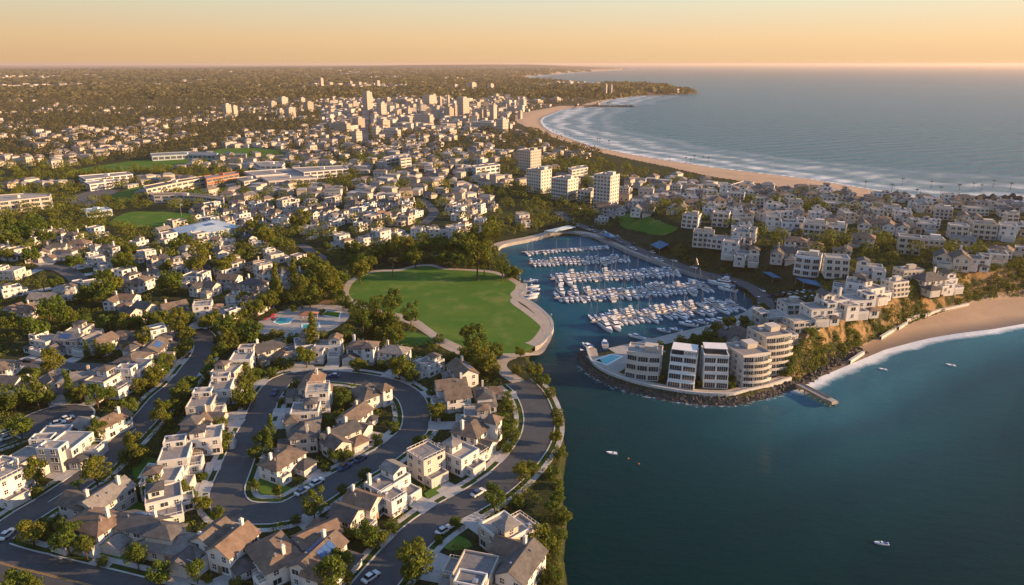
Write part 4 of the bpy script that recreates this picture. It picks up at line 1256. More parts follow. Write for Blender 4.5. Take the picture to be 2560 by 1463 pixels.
PT = 'apartment buildings on the point'
for (px, py, w, d, fl, fh, st, rz, cur, nw, lab) in (
        (1603, 948, 15, 15, 3, 3.4, 1.9, -0.30, 1.2, 3, 'dark beige block with arched terraces closest to the harbour mouth'),
        (1700, 972, 11.5, 17, 4, 3.0, 2.2, -0.32, 0, 2, 'narrow grey white apartment block with lettered roof panel'),
        (1788, 972, 10.5, 14, 4, 3.3, 1.2, -0.12, 0, 2, 'narrow apartment block with glazed corner balconies beside the garden gap'),
        (1888, 965, 14, 16, 5, 2.75, 0.3, 0.30, 1.6, 3, 'cream curved apartment tower at the foot of the bluff'),
        (1945, 938, 14, 16, 6, 2.8, 0.5, 0.34, 1.0, 3, 'taller cream apartment tower stepped behind the curved one')):
    x, y, z = front_at(px, py, d * .8, rz)
    o = block('apartment_block', w, d, fl, fh, st, 'white_render' if 'narrow' in lab else 'condo_wall', nw, 4, True, 'narrow' not in lab, cur, True)
    o.scale = (.8, .8, .82)
    place(o, x, y, max(2.0, min(z, 3.0)), rz, lab, 'apartment block', PT, max(w, d) * .5)
    if 'lettered' in lab:
        pn = MB(); pn.box(2.6, -d / 2 + st * 3 + .5, fl * fh + 0.1, 5.2, 0.25, 2.9); p_ = pn.build('roof_sign', 'trim', o)
        fc = bpy.data.curves.new('lettering', 'FONT'); fc.body = 'AJRM'; fc.size = 2.1; fc.extrude = 0.03; fc.align_x = 'CENTER'
        fc.materials.append(MATS['asphalt'])
        lt = link(bpy.data.objects.new('lettering', fc)); me_ = bpy.data.meshes.new_from_object(lt); bpy.data.objects.remove(lt)
        lt = obj('lettering', me_, p_); lt.location = (2.6, -d / 2 + st * 3 + .5 - .17, fl * fh + 0.95); lt.rotation_euler = (pi / 2, 0, 0)

CONDO = []
for v, a in enumerate(((13, 11, 3, 3.0, 0.6, 'condo_wall', 4, 3, True, True, 0), (11, 11, 3, 3.0, 1.4, 'condo_wall', 3, 3, True, False, 0), (15, 10, 2, 3.1, 0.0, 'stucco', 5, 3, False, True, 0), (12, 12, 3, 2.9, 1.0, 'stucco', 3, 3, True, True, 1.4), (17, 11, 2, 3.0, 1.2, 'condo_wall', 5, 3, True, False, 0.8), (9, 10, 4, 2.9, 0.8, 'condo_wall', 2, 2, True, True, 0))):
    CONDO.append(block('apartment_block', a[0], a[1], a[2], a[3], a[4], a[5], a[6], a[7], a[8], a[9], a[10]))
CDESC = ['three-storey balconied block', 'stepped terrace block', 'plain two-storey block', 'bow-fronted white block', 'long low terraced block', 'slender four-storey block']
HILL = {
    'row on the hill crest': ('the harbour end', -0.42, .88, [(1604, 516, 4), (1694, 512, 0), (1730, 534, 3), (1804, 532, 1), (1860, 540, 0), (1933, 550, 0), (1978, 556, 1), (2038, 560, 0), (2093, 562, 3), (2170, 554, 4), (2240, 560, 1), (2308, 556, 4), (2398, 562, 1), (2460, 560, 0), (2503, 572, 0), (2545, 560, 5)]),
    'row halfway down the hill': ('the harbour end', -0.38, .9, [(1766, 590, 4), (1760, 578, 0), (1851, 582, 1), (1826, 614, 0), (2159, 588, 4), (2275, 594, 1), (2327, 594, 2), (2486, 628, 4), (2382, 640, 2), (2434, 652, 1)]),
    'row over the car park': ('the harbour end', -0.36, .9, [(1870, 632, 2), (1958, 626, 0), (2022, 642, 3), (2093, 646, 1), (2176, 662, 0), (2128, 702, 2)]),
    'terraces along the bluff': ('the point', 0.28, .72, [(1846, 836, 2), (1931, 788, 4), (1980, 755, 3), (1972, 826, 1), (1998, 800, 4), (2040, 770, 2), (2046, 826, 3), (2085, 752, 0), (2090, 786, 1), (2150, 748, 4), (2185, 714, 2), (2212, 742, 5), (2240, 700, 0), (2272, 672, 2), (2318, 680, 4), (2366, 684, 1), (2100, 800, 3)]),
    'row behind the beach': ('the hotels', -0.3, .7, [(1770, 474, 2), (1840, 482, 4), (1905, 494, 1), (1990, 502, 0), (2088, 508, 4), (2231, 516, 2), (2360, 522, 0), (2440, 520, 4), (2530, 536, 5), (1690, 464, 0), (1600, 446, 4), (1650, 474, 2), (1560, 470, 0), (1475, 492, 4)])}
for place_nm, (end, rz, size, items) in HILL.items():
    items = sorted(items, key=lambda q: q[0])
    for k, (px, py, v) in enumerate(items):
        h = (9, 9, 6.2, 8.7, 6, 11.6)[v] * size
        villa = (k * 7 + len(place_nm)) % 5 in (1, 3, 4) and 'beach' not in place_nm
        x, y, z = G(px, py, 6 if villa else h)
        rr = rz + random.uniform(-.12, .12)
        for (hx, hy, hr) in HOUSES:
            dd = hypot(x - hx, y - hy)
            if dd < 13 * size:
                x += (x - hx) / (dd + .01) * (13 * size - dd); y += (y - hy) / (dd + .01) * (13 * size - dd)
        z = float(terrain(np.array([x]), np.array([y]))[0])
        s = random.uniform(.92, 1.08) * size
        if 'bluff' in place_nm and z < 6 and px > 1990:
            continue
        if villa:
            vv = (7, 2, 8, 4, 7, 1, 8, 3, 6)[(k + len(items)) % 9]
            sv = random.uniform(.85, 1.0)
            o = copy_tree(FULL[vv], (x, y, z - 0.2), rr, (random.choice((-1, 1)) * sv, sv, sv * random.uniform(.95, 1.15))); prune(o)
            tag(o, f'{PLANS[vv][3]}, {ordinal(k)} from {end} in the {place_nm}', 'house', 'houses in the ' + place_nm)
            HOUSES.append((x, y, 8)); continue
        o = copy_tree(CONDO[v], (x, y, z - 0.2), rr, s)
        tag(o, f'{CDESC[v]}, {ordinal(k)} from {end} in the {place_nm}', 'apartment block', 'apartment blocks in the ' + place_nm)
        HOUSES.append((x, y, 9 * s))
for r in CONDO + FULL:
    drop_tree(r)

# four hotel towers behind the marina
for (px, py, w, d, fl, fh, rz, nwf, nws, lab) in (
        (1317, 428, 17, 17, 7, 2.9, -0.72, 6, 5, 'grey beige hotel tower, the farthest of four behind the marina'),
        (1340, 484, 16, 15, 7, 2.8, -0.72, 6, 4, 'white gridded hotel tower beside the wooded slope'),
        (1404, 502, 17, 15, 6, 2.9, -0.70, 7, 4, 'tan hotel block with flat roof between two white towers'),
        (1508, 520, 15, 14, 9, 2.75, -0.66, 5, 4, 'tall white hotel tower with striped front above the marina head'),
        (1462, 508, 13, 11, 3, 2.9, -0.66, 4, 3, 'low annexe against the tall white hotel tower')):
    x, y, z = G(px, py)
    x += 6 * sin(.5); y += 8
    o = block('hotel_tower', w, d, fl, fh, 0, 'tower_wall' if 'white' not in lab else 'condo_wall', nwf, nws, False, True)
    place(o, x, y, z, rz, lab, 'hotel', 'hotels behind the marina', max(w, d) * .7)
# ------------------------------------------------------------------ trees
def leaves(lobes, per, size, seed, flat=0.5, jitter=0.55):
    """quads spread over lobes (cx, cy, cz, rx, ry, rz); returns V, F, tint"""
    g = np.random.default_rng(seed)
    C, Nn, T = [], [], []
    for (cx, cy_, cz, rx, ry, rz) in lobes:
        n = int(per)
        u = g.normal(0, 1, (n, 3)); u /= np.linalg.norm(u, axis=1)[:, None]
        k = g.uniform(0.72, 1.05, n)[:, None]
        C.append(np.array([cx, cy_, cz]) + u * k * np.array([rx, ry, rz]))
        Nn.append(u + g.normal(0, jitter, (n, 3)))
        T.append(np.clip(g.normal(0.5, 0.12) + g.normal(0, 0.22, n), 0, 1))
    C, Nn, T = np.concatenate(C), np.concatenate(Nn), np.concatenate(T)
    return quads(C, Nn, size * g.uniform(0.65, 1.3, len(C)), g, T)

def quads(C, Nn, sz, g, T):
    Nn = Nn / (np.linalg.norm(Nn, axis=1)[:, None] + 1e-9)
    r = g.normal(0, 1, C.shape)
    A = np.cross(Nn, r); A /= np.linalg.norm(A, axis=1)[:, None] + 1e-9
    B = np.cross(Nn, A)
    a, b = A * (sz * .5)[:, None], B * (sz * .5 * g.uniform(.55, 1, len(sz)))[:, None]
    V = np.stack([C - a, C - b * 1.0, C + a, C + b], 1).reshape(-1, 3)
    F = np.arange(len(V)).reshape(-1, 4)
    return V, F, T

def crown_mesh(name, lobes, per, size, seed, mat='leaf', jitter=0.55):
    V, F, T = leaves(lobes, per, size, seed, jitter=jitter)
    return np_mesh(name, V, F, [mat], attrs={'tint': ('FACE', T)})

def round_lobes(g, R, Hc, n, squash=.8):
    out = []
    for i in range(n):
        a = i * 2.4 + g.uniform(-.4, .4); z = g.uniform(-.75, .85); q = sqrt(max(0, 1 - z * z)) * g.uniform(.55, .8)
        r = R * g.uniform(.3, .46)
        out.append((R * q * cos(a), R * q * sin(a), Hc + z * R * squash * .75, r, r, r * .85))
    out.append((0, 0, Hc, R * .6, R * .6, R * squash * .6))
    return out

def trunk_mesh(h, r, limbs, g):
    m = MB(); pts = [(0, 0, -.3), (g.normal(0, .08), g.normal(0, .08), h * .5), (g.normal(0, .15), g.normal(0, .15), h)]
    m.tube(pts, [r, r * .8, r * .45], 7)
    for (x, y, z) in limbs:
        m.tube([(pts[1][0], pts[1][1], h * .55), (x * .5, y * .5, h * .55 + (z - h * .55) * .6), (x * .85, y * .85, z)], [r * .5, r * .35, r * .14], 5)
    return m.mesh('trunk', 'bark')

TREES = {}
def make_tree(key, kind, seed):
    """a unit: crown about 8 m across for broad trees"""
    g = np.random.default_rng(seed)
    name = {'palm': 'palm_tree', 'cypress': 'cypress_tree'}.get(kind, 'tree')
    r = root(name)
    if kind == 'round':
        lob = round_lobes(g, 4.0, 5.6, 13, .85)
        obj('trunk', trunk_mesh(4.2, .28, [l[:3] for l in lob[:6]], g), r); obj('crown', crown_mesh('crown', lob, 150, .62, seed), r)
    elif kind == 'loose':
        lob = round_lobes(g, 4.0, 6.6, 11, 1.15)
        lob += [(g.normal(0, 1.4), g.normal(0, 1.4), g.uniform(9, 10.4), 1.2, 1.2, 1.3) for _ in range(3)]
        obj('trunk', trunk_mesh(5.4, .26, [l[:3] for l in lob[:7]], g), r); obj('crown', crown_mesh('crown', lob, 125, .6, seed, jitter=.8), r)
    elif kind == 'gum':
        lob = [(g.normal(0, 1.9), g.normal(0, 1.9), g.uniform(4.5, 12.5), g.uniform(1.2, 1.9), g.uniform(1.2, 1.9), g.uniform(1.3, 2.1)) for _ in range(15)]
        obj('trunk', trunk_mesh(9, .3, [l[:3] for l in lob[:8]], g), r); obj('crown', crown_mesh('crown', lob, 115, .62, seed, jitter=.8), r)
    elif kind == 'bush':
        lob = round_lobes(g, 3.2, 2.3, 9, .7)
        obj('trunk', trunk_mesh(1.4, .22, [l[:3] for l in lob[:4]], g), r); obj('crown', crown_mesh('crown', lob, 130, .5, seed), r)
    elif kind == 'cypress':
        lob = [(g.normal(0, .15), g.normal(0, .15), 1.2 + i * 1.05, 1.5 * (1 - (i / 10) ** 1.6) + .25, 1.5 * (1 - (i / 10) ** 1.6) + .25, .95) for i in range(10)]
        obj('trunk', trunk_mesh(1.6, .2, [], g), r); obj('crown', crown_mesh('crown', lob, 130, .5, seed), r)
    elif kind == 'palm':
        h = 8.5
        m = MB(); m.tube([(0, 0, -.3), (.15, .1, h * .5), (.3, .1, h)], [.26, .2, .17], 8); obj('trunk', m.mesh('trunk', 'bark'), r)
        C, Nn, sz = [], [], []
        V, F, T = [], [], []
        for k in range(22):
            a = 2 * pi * k / 22 + g.uniform(-.15, .15); up = g.uniform(-.2, 1.0); L = g.uniform(2.2, 2.9)
            prev = None
            for t in np.linspace(0, 1, 6):
                rr = L * t; z = h + .1 + up * rr * .55 - .42 * rr * rr * .55
                w = .42 * sin(pi * min(1, t * .9 + .12)) + .04
                p = np.array([.3 + rr * cos(a), .1 + rr * sin(a), z]); sd = np.array([-sin(a), cos(a), -.25]) * w; sd2 = np.array([sin(a), -cos(a), -.25]) * w
                if prev is not None:
                    for q0, q1 in ((prev[1], p + sd), (prev[2], p + sd2)):
                        i = len(V); V += [prev[0], p, q1, q0]; F.append((i, i + 1, i + 2, i + 3)); T.append(g.uniform(.2, .9))
                prev = (p, p + sd, p + sd2)
        obj('crown', np_mesh('crown', V, F, ['palm_leaf'], attrs={'tint': ('FACE', T)}), r)
    TREES[key] = r

KINDS = {'r': ('round', 3, 8.6, 9.3, 5.6), 'l': ('loose', 3, 8.4, 11.4, 6.8), 'g': ('gum', 2, 7.6, 14, 8.6), 'b': ('bush', 2, 6.8, 4.4, 2.3), 'c': ('cypress', 2, 3.2, 12, 5.5), 'p': ('palm', 1, 5.4, 9.4, 8.4)}
for kk, (kd, n, *_r) in KINDS.items():
    for i in range(n):
        make_tree(kk + str(i), kd, 100 + ord(kk) + i * 7)
TDESC = {'r': ['round-topped golden tree', 'dense rounded tree', 'full leafy tree'], 'l': ['loose airy tree', 'tall uneven tree', 'open-crowned tree'], 'g': ['tall ragged gum tree', 'tall clumpy gum tree'],
         'b': ['low spreading dark shrub', 'broad low green shrub'], 'c': ['narrow dark cypress', 'slim pointed cypress'], 'p': ['feathery palm tree']}
# crown centre px, py, crown width px, kind
TLIST = {
    'beside the front road': [(140, 1336, 76, 'l'), (75, 1322, 70, 'r'), (110, 1312, 50, 'b'), (205, 1372, 46, 'l'), (340, 1388, 52, 'l'), (352, 1362, 40, 'r'), (426, 1416, 60, 'r'), (490, 1432, 46, 'l'), (40, 1452, 70, 'r'), (6, 1425, 46, 'r'), (80, 1464, 50, 'l'), (300, 1358, 30, 'b'), (265, 1392, 34, 'b'), (520, 1445, 30, 'b'), (590, 1455, 36, 'b')],
    'beside the shore road': [(1040, 1385, 92, 'l'), (1236, 1236, 56, 'l'), (1302, 1176, 44, 'l'), (1325, 1168, 40, 'r'), (1135, 1300, 32, 'r'), (1090, 1345, 30, 'b'), (1030, 1425, 60, 'r'), (1355, 1340, 70, 'r'), (1385, 1365, 50, 'b'), (1295, 1255, 40, 'b'), (1330, 1375, 46, 'r'), (1285, 1130, 34, 'b'), (950, 1340, 66, 'b'), (915, 1332, 62, 'r'), (985, 1322, 40, 'b'), (885, 1312, 48, 'b'), (830, 1434, 84, 'l'), (858, 1402, 60, 'r'), (870, 1445, 46, 'b'), (1380, 1180, 42, 'b'), (1392, 1240, 40, 'r'), (1390, 1430, 46, 'r'), (1360, 1440, 40, 'b'), (1405, 1290, 50, 'r'), (1400, 1335, 46, 'b'), (1408, 1180, 46, 'r'), (1400, 1130, 44, 'b'), (1385, 1050, 36, 'b'), (1412, 1400, 44, 'r'), (1380, 1260, 40, 'r'), (1395, 1215, 40, 'b')],
    'round the loop road': [(637, 1086, 44, 'r'), (630, 1128, 40, 'r'), (565, 1272, 34, 'r'), (782, 1256, 56, 'l'), (738, 1284, 32, 'b'), (902, 1176, 34, 'r'), (846, 1216, 28, 'r'), (636, 1212, 30, 'r'), (692, 1222, 16, 'r'), (680, 1080, 22, 'c'), (672, 1110, 24, 'c'), (838, 1045, 42, 'r'), (858, 1130, 46, 'b'), (835, 1135, 36, 'r'), (860, 995, 44, 'r'), (1078, 978, 26, 'r'), (1072, 1030, 46, 'r'), (1100, 1018, 30, 'r'), (1112, 1042, 26, 'b'), (968, 1095, 36, 'b'), (985, 1065, 34, 'b'), (815, 1180, 30, 'b'), (725, 985, 34, 'b'), (742, 962, 40, 'b'), (700, 1000, 24, 'b'), (1020, 1095, 26, 'r'), (1060, 1090, 24, 'p')],
    'along the hedged garden': [(505, 1252, 46, 'r'), (526, 1250, 36, 'r'), (290, 1206, 48, 'r'), (236, 1176, 64, 'l'), (215, 1200, 34, 'p'), (385, 1228, 48, 'l'), (330, 1218, 50, 'b'), (360, 1222, 44, 'b'), (420, 1232, 44, 'b'), (445, 1226, 40, 'r'), (470, 1240, 40, 'b'), (345, 1122, 56, 'r'), (330, 1098, 44, 'r'), (310, 1140, 40, 'b'), (540, 1088, 44, 'r'), (552, 1060, 36, 'r'), (555, 1108, 40, 'b'), (510, 1190, 24, 'b')],
    'down the hill street': [(400, 1026, 52, 'l'), (318, 1012, 48, 'r'), (272, 1066, 48, 'l'), (300, 1050, 36, 'b'), (428, 1010, 40, 'r'), (450, 975, 50, 'r'), (470, 955, 46, 'r'), (420, 1045, 36, 'b'), (448, 1003, 44, 'b'), (520, 925, 40, 'r'), (545, 905, 34, 'l'), (575, 850, 44, 'l'), (548, 872, 46, 'r'), (530, 850, 30, 'b'), (610, 985, 56, 'r'), (622, 1000, 44, 'b'), (616, 945, 46, 'r'), (606, 915, 36, 'r'), (640, 935, 40, 'b'), (680, 930, 36, 'b')],
    'round the turning circle': [(85, 970, 62, 'l'), (30, 990, 50, 'l'), (4, 1005, 34, 'r'), (18, 1062, 56, 'r'), (130, 992, 34, 'r'), (152, 975, 24, 'c'), (196, 985, 44, 'r'), (240, 990, 48, 'l'), (85, 1178, 56, 'l'), (45, 1168, 40, 'r'), (12, 1155, 54, 'r'), (222, 1112, 34, 'r'), (104, 1150, 40, 'r'), (270, 975, 40, 'r'), (350, 965, 46, 'b'), (375, 950, 44, 'b'), (60, 1000, 40, 'b'), (95, 1230, 36, 'b')],
    'along the back lane': [(130, 896, 50, 'l'), (118, 912, 30, 'r'), (270, 872, 38, 'r'), (250, 885, 26, 'b'), (360, 838, 46, 'r'), (395, 912, 42, 'l'), (385, 935, 46, 'r'), (465, 832, 44, 'r'), (470, 862, 40, 'r'), (440, 880, 40, 'b'), (420, 900, 40, 'b'), (230, 862, 14, 'c'), (240, 862, 14, 'c'), (320, 870, 30, 'b')],
    'in the hedge trees': [(90, 816, 64, 'r'), (170, 798, 44, 'l'), (158, 785, 30, 'c'), (265, 802, 44, 'r'), (318, 802, 46, 'r'), (360, 800, 46, 'r'), (400, 795, 50, 'r'), (435, 805, 50, 'l'), (470, 798, 40, 'r'), (505, 812, 44, 'r'), (532, 795, 42, 'r'), (560, 812, 50, 'r'), (590, 800, 40, 'r'), (620, 826, 60, 'r'), (600, 845, 40, 'r'), (658, 848, 44, 'b'), (690, 838, 40, 'r'), (30, 800, 50, 'r'), (120, 770, 54, 'r'), (15, 790, 40, 'b'), (210, 800, 40, 'b'), (628, 745, 34, 'l'), (658, 742, 52, 'r'), (640, 768, 44, 'r'), (612, 772, 36, 'l'), (575, 775, 30, 'r')],
    'beside the plaza': [(750, 716, 44, 'g'), (772, 728, 58, 'r'), (735, 690, 30, 'c'), (692, 712, 30, 'c'), (745, 898, 54, 'r'), (722, 910, 34, 'b'), (765, 838, 40, 'l'), (788, 835, 30, 'c'), (812, 838, 30, 'p'), (735, 848, 36, 'r'), (840, 852, 40, 'b'), (870, 840, 44, 'b'), (820, 850, 30, 'b'), (905, 918, 42, 'r'), (985, 918, 56, 'r'), (1010, 908, 54, 'r'), (1035, 935, 40, 'b'), (965, 905, 30, 'b'), (805, 780, 20, 'b'), (735, 770, 22, 'b'), (700, 905, 34, 'b'), (855, 745, 36, 'l'), (872, 762, 26, 'r')],
    'on the lawn\'s near edge': [(905, 792, 46, 'g'), (888, 780, 34, 'l'), (930, 776, 44, 'g'), (957, 782, 48, 'g'), (985, 752, 44, 'l'), (1030, 780, 40, 'l'), (970, 800, 46, 'l'), (925, 825, 44, 'b'), (958, 832, 50, 'b'), (990, 835, 44, 'r'), (1148, 832, 42, 'r'), (1192, 842, 54, 'l'), (1180, 878, 60, 'r'), (1215, 888, 60, 'l'), (1240, 878, 46, 'r'), (1160, 900, 40, 'b'), (1100, 842, 28, 'r'), (1298, 872, 30, 'r'), (1200, 915, 44, 'b'), (1235, 925, 40, 'b'), (1175, 925, 36, 'b'), (1260, 870, 26, 'r'), (1130, 895, 34, 'b'), (1310, 925, 44, 'r'), (1285, 925, 30, 'b'), (1335, 945, 40, 'r'), (1355, 985, 34, 'b'), (1275, 1062, 46, 'r'), (1292, 1082, 44, 'l'), (1258, 1045, 34, 'b'), (1270, 1010, 34, 'b'), (1378, 1030, 34, 'b'), (1390, 1090, 34, 'r'), (1262, 985, 30, 'b')],
    'beside the dirt path': [(806, 696, 56, 'l'), (822, 682, 60, 'r'), (842, 706, 48, 'l'), (862, 690, 48, 'r'), (882, 672, 52, 'r'), (905, 656, 44, 'r'), (930, 655, 32, 'r'), (795, 668, 50, 'r'), (838, 738, 36, 'r'), (790, 725, 40, 'r'), (770, 690, 44, 'r'), (760, 660, 40, 'r'), (715, 745, 36, 'b'), (880, 648, 34, 'b')],
    'in the belt behind the lawn': [(1272, 660, 34, 'g'), (1284, 678, 32, 'r'), (1262, 680, 36, 'b'), (1200, 592, 60, 'g'), (1180, 612, 60, 'l'), (1222, 602, 54, 'g'), (1240, 572, 44, 'l'), (1192, 636, 50, 'g'), (1210, 648, 46, 'l'), (1160, 622, 44, 'r'), (1132, 612, 44, 'r'), (1100, 616, 52, 'r'), (1065, 604, 44, 'l'), (990, 616, 44, 'l'), (1012, 606, 40, 'r'), (968, 620, 40, 'r'), (945, 630, 40, 'r'), (918, 640, 34, 'r'), (980, 648, 26, 'p'), (1012, 642, 32, 'r'), (1050, 640, 38, 'r'), (1090, 642, 38, 'r'), (1130, 646, 40, 'r'), (1162, 646, 36, 'r'), (1035, 620, 40, 'b'), (1150, 590, 40, 'r'), (880, 620, 40, 'r'), (820, 612, 26, 'r'), (790, 640, 40, 'b')],
    'between the valley houses': [(428, 702, 50, 'r'), (412, 708, 36, 'r'), (440, 722, 26, 'r'), (312, 640, 40, 'r'), (320, 662, 42, 'l'), (326, 622, 34, 'r'), (300, 655, 36, 'r'), (252, 712, 60, 'l'), (280, 702, 56, 'r'), (228, 728, 50, 'r'), (205, 742, 40, 'b'), (140, 706, 36, 'r'), (102, 688, 24, 'p'), (500, 642, 44, 'g'), (490, 662, 40, 'r'), (518, 660, 30, 'r'), (556, 660, 46, 'r'), (572, 652, 40, 'r'), (415, 662, 34, 'r'), (75, 635, 40, 'r'), (15, 632, 34, 'r'), (600, 640, 36, 'b'), (175, 655, 40, 'r'), (20, 560, 54, 'r'), (48, 580, 54, 'r'), (20, 592, 50, 'r'), (110, 578, 44, 'l'), (78, 560, 46, 'r'), (130, 566, 36, 'r'), (462, 600, 36, 'l'), (440, 610, 36, 'r'), (650, 572, 44, 'r'), (668, 588, 44, 'r'), (630, 560, 36, 'r'), (750, 545, 50, 'r'), (690, 605, 36, 'r')]}
TLIST['among the point buildings'] = [(1826, 948, 26, 'b'), (1838, 965, 24, 'b'), (1762, 955, 20, 'b'), (1668, 945, 20, 'b'), (1742, 846, 34, 'r'), (1776, 838, 38, 'r'), (1802, 850, 38, 'r'), (1702, 852, 32, 'b'), (1792, 818, 34, 'r'), (1822, 802, 34, 'r'), (1650, 862, 26, 'b'), (1722, 862, 26, 'b'), (1960, 905, 30, 'b'), (1860, 800, 30, 'r'), (1910, 770, 30, 'r'), (1880, 815, 24, 'p')]
NTREE = 0
TPOS = []
DIRW = {'beside the shore road': 1, 'beside the front road': 0}
for place_nm, items in TLIST.items():
    cnt = {}
    for (px, py, wpx, kk) in sorted(items, key=lambda q: q[0]):
        kd, n, w0, h0, zc = KINDS[kk]
        x, y, z = G(px, py, 4.0)
        depth = CAM_H / -ray(px, py)[2]
        sc = wpx / (FPX / depth) / w0
        sc = min(max(sc * 1.04, .35), 1.7)
        x, y, z = G(px, py, zc * sc)
        clear = True
        for (hx, hy, hr) in HOUSES:
            dd = hypot(x - hx, y - hy); need = hr * .8 + min(1.0, w0 * sc * .14)
            if dd < need:
                x += (x - hx) / (dd + .01) * (need - dd); y += (y - hy) / (dd + .01) * (need - dd)
        for (L, hw) in LINES:
            d_ = np.hypot(L[:, 0] - x, L[:, 1] - y); k = int(d_.argmin())
            if d_[k] < hw + .2:
                x += (x - L[k, 0]) / (d_[k] + .01) * (hw + .2 - d_[k]); y += (y - L[k, 1]) / (d_[k] + .01) * (hw + .2 - d_[k])
        z = float(terrain(np.array([x]), np.array([y]))[0])
        if z < 0.6:
            continue
        v = NTREE % n
        o = copy_tree(TREES[kk + str(v)], (x, y, z), random.uniform(0, 2 * pi), (sc * random.uniform(.93, 1.07), sc * random.uniform(.93, 1.07), sc * random.uniform(.9, 1.08)))
        dsc = TDESC[kk][v]
        i = cnt.get(dsc, 0); cnt[dsc] = i + 1
        cat = {'b': 'shrub', 'p': 'palm tree', 'c': 'cypress'}.get(kk, 'tree')
        if kk == 'b':
            o.name = 'shrub'
        tag(o, f'{dsc}, {ordinal(i)} from the inland end {place_nm}', cat, f'{cat}s {place_nm}')
        TPOS.append((x, y, w0 * sc * .5)); NTREE += 1
for r in TREES.values():
    drop_tree(r)

# ------------------------------------------------------------------ everything too many to count
BIGS = []      # rectangles of large buildings, filled before the scatter
def blocked(X, Y, pad=0.0, houses=None):
    b = np.zeros(X.shape, bool)
    for P in BUSY:
        P = np.asarray(P)
        lo, hi = P.min(0) - 1, P.max(0) + 1
        k = (X > lo[0]) & (X < hi[0]) & (Y > lo[1]) & (Y < hi[1]) & ~b
        if k.any():
            b[k] |= inside(X[k], Y[k], P)
    for (L, hw) in LINES:
        lo, hi = L.min(0) - hw - pad, L.max(0) + hw + pad
        k = (X > lo[0]) & (X < hi[0]) & (Y > lo[1]) & (Y < hi[1]) & ~b
        if k.any():
            d = np.full(k.sum(), 1e9)
            for q in L[::1 if len(L) < 3 else 1]:
                d = np.minimum(d, np.hypot(X[k] - q[0], Y[k] - q[1]))
            if len(L) < 3:
                d = poly_dist(X[k], Y[k], L)
            b[k] |= d < hw + pad
    return b

def near_points(X, Y, P, pad):
    """inside any (x, y, r) circle grown by pad; painted on a one metre raster"""
    if not len(P):
        return np.zeros(X.shape, bool)
    P = np.asarray(P, float)
    x0, y0 = -2300.0, 60.0
    M = np.zeros((4600, 2900), bool)
    for x, y, r in P:
        r = r + pad
        if r <= 0 or abs(x) > 2280 or y > 2930:
            continue
        a, b = int(x - r - x0), int(x + r - x0) + 2
        c, d = max(0, int(y - r - y0)), max(0, int(y + r - y0) + 2)
        gx, gy = np.arange(a, b) + x0, np.arange(c, d) + y0
        if len(gy) and a >= 0:
            M[a:b, c:d] |= ((gx[:, None] - x) ** 2 + (gy[None] - y) ** 2 < r * r)[:M[a:b, c:d].shape[0], :M[a:b, c:d].shape[1]]
    xi = np.clip(np.round(X - x0).astype(int), 0, 4599); yi = np.clip(np.round(Y - y0).astype(int), 0, 2899)
    return M[xi, yi]

def jitter_grid(y0, y1, step, spread=0.80):
    X, Y = [], []
    y = y0
    while y < y1:
        st = step(y) if callable(step) else step
        w = spread * y + 60
        xs = np.arange(-w, w, st)
        X.append(xs + rng.uniform(-.42, .42, len(xs)) * st); Y.append(np.full(len(xs), y) + rng.uniform(-.42, .42, len(xs)) * st)
        y += st
    return np.concatenate(X), np.concatenate(Y)

def shrub_stuff(name, X, Y, Z, R, nq, size, mat, seed, zs=.75, up=0.35, tall=None):
    """leafy clumps merged into one object"""
    g = np.random.default_rng(seed); n = len(X)
    u = g.normal(0, 1, (n, nq, 3)); u /= np.linalg.norm(u, axis=2)[..., None]; u[..., 2] = np.abs(u[..., 2]) * 1.0 - .15
    H = R * zs if tall is None else tall
    lump = 1 + .25 * np.sin(u[..., 0] * 4 + g.uniform(0, 6, (n, 1))) * np.sin(u[..., 1] * 4 + g.uniform(0, 6, (n, 1)))
    C = np.stack([X[:, None] + u[..., 0] * R[:, None] * lump, Y[:, None] + u[..., 1] * R[:, None] * lump, (Z + H * up)[:, None] + u[..., 2] * H[:, None] * lump], -1).reshape(-1, 3)
    Nn = (u + g.normal(0, .45, u.shape)).reshape(-1, 3)
    T = np.clip(g.normal(.45, .22, n)[:, None] + g.normal(0, .16, (n, nq)), 0, 1).ravel()
    sz = (np.repeat(R * size, nq)) * g.uniform(.7, 1.3, n * nq)
    V, F, T = quads(C, Nn, sz, g, T)
    return tag(obj(name, np_mesh(name, V, F, [mat], attrs={'tint': ('FACE', T)})), kind='stuff')
# ------------------------------------------------------------------ boats
def hull_secs(L, B, fb, n=9, bow=1.0, stern=.86):
    secs = []
    for t in np.linspace(0, 1, n):
        x = -L / 2 + L * t
        w = B / 2 * (stern + (1 - stern) * min(1, t * 3)) * (1 - max(0, (t - .42) / .58) ** 2.3 * .97)
        sh = fb * (1 + .35 * t * t)
        xx = x + (.06 * L * bow if t > .99 else 0)
        secs.append([(x, -w * .72, -.35), (xx, -w, sh), (xx, w, sh), (x, w * .72, -.35)])
    return secs

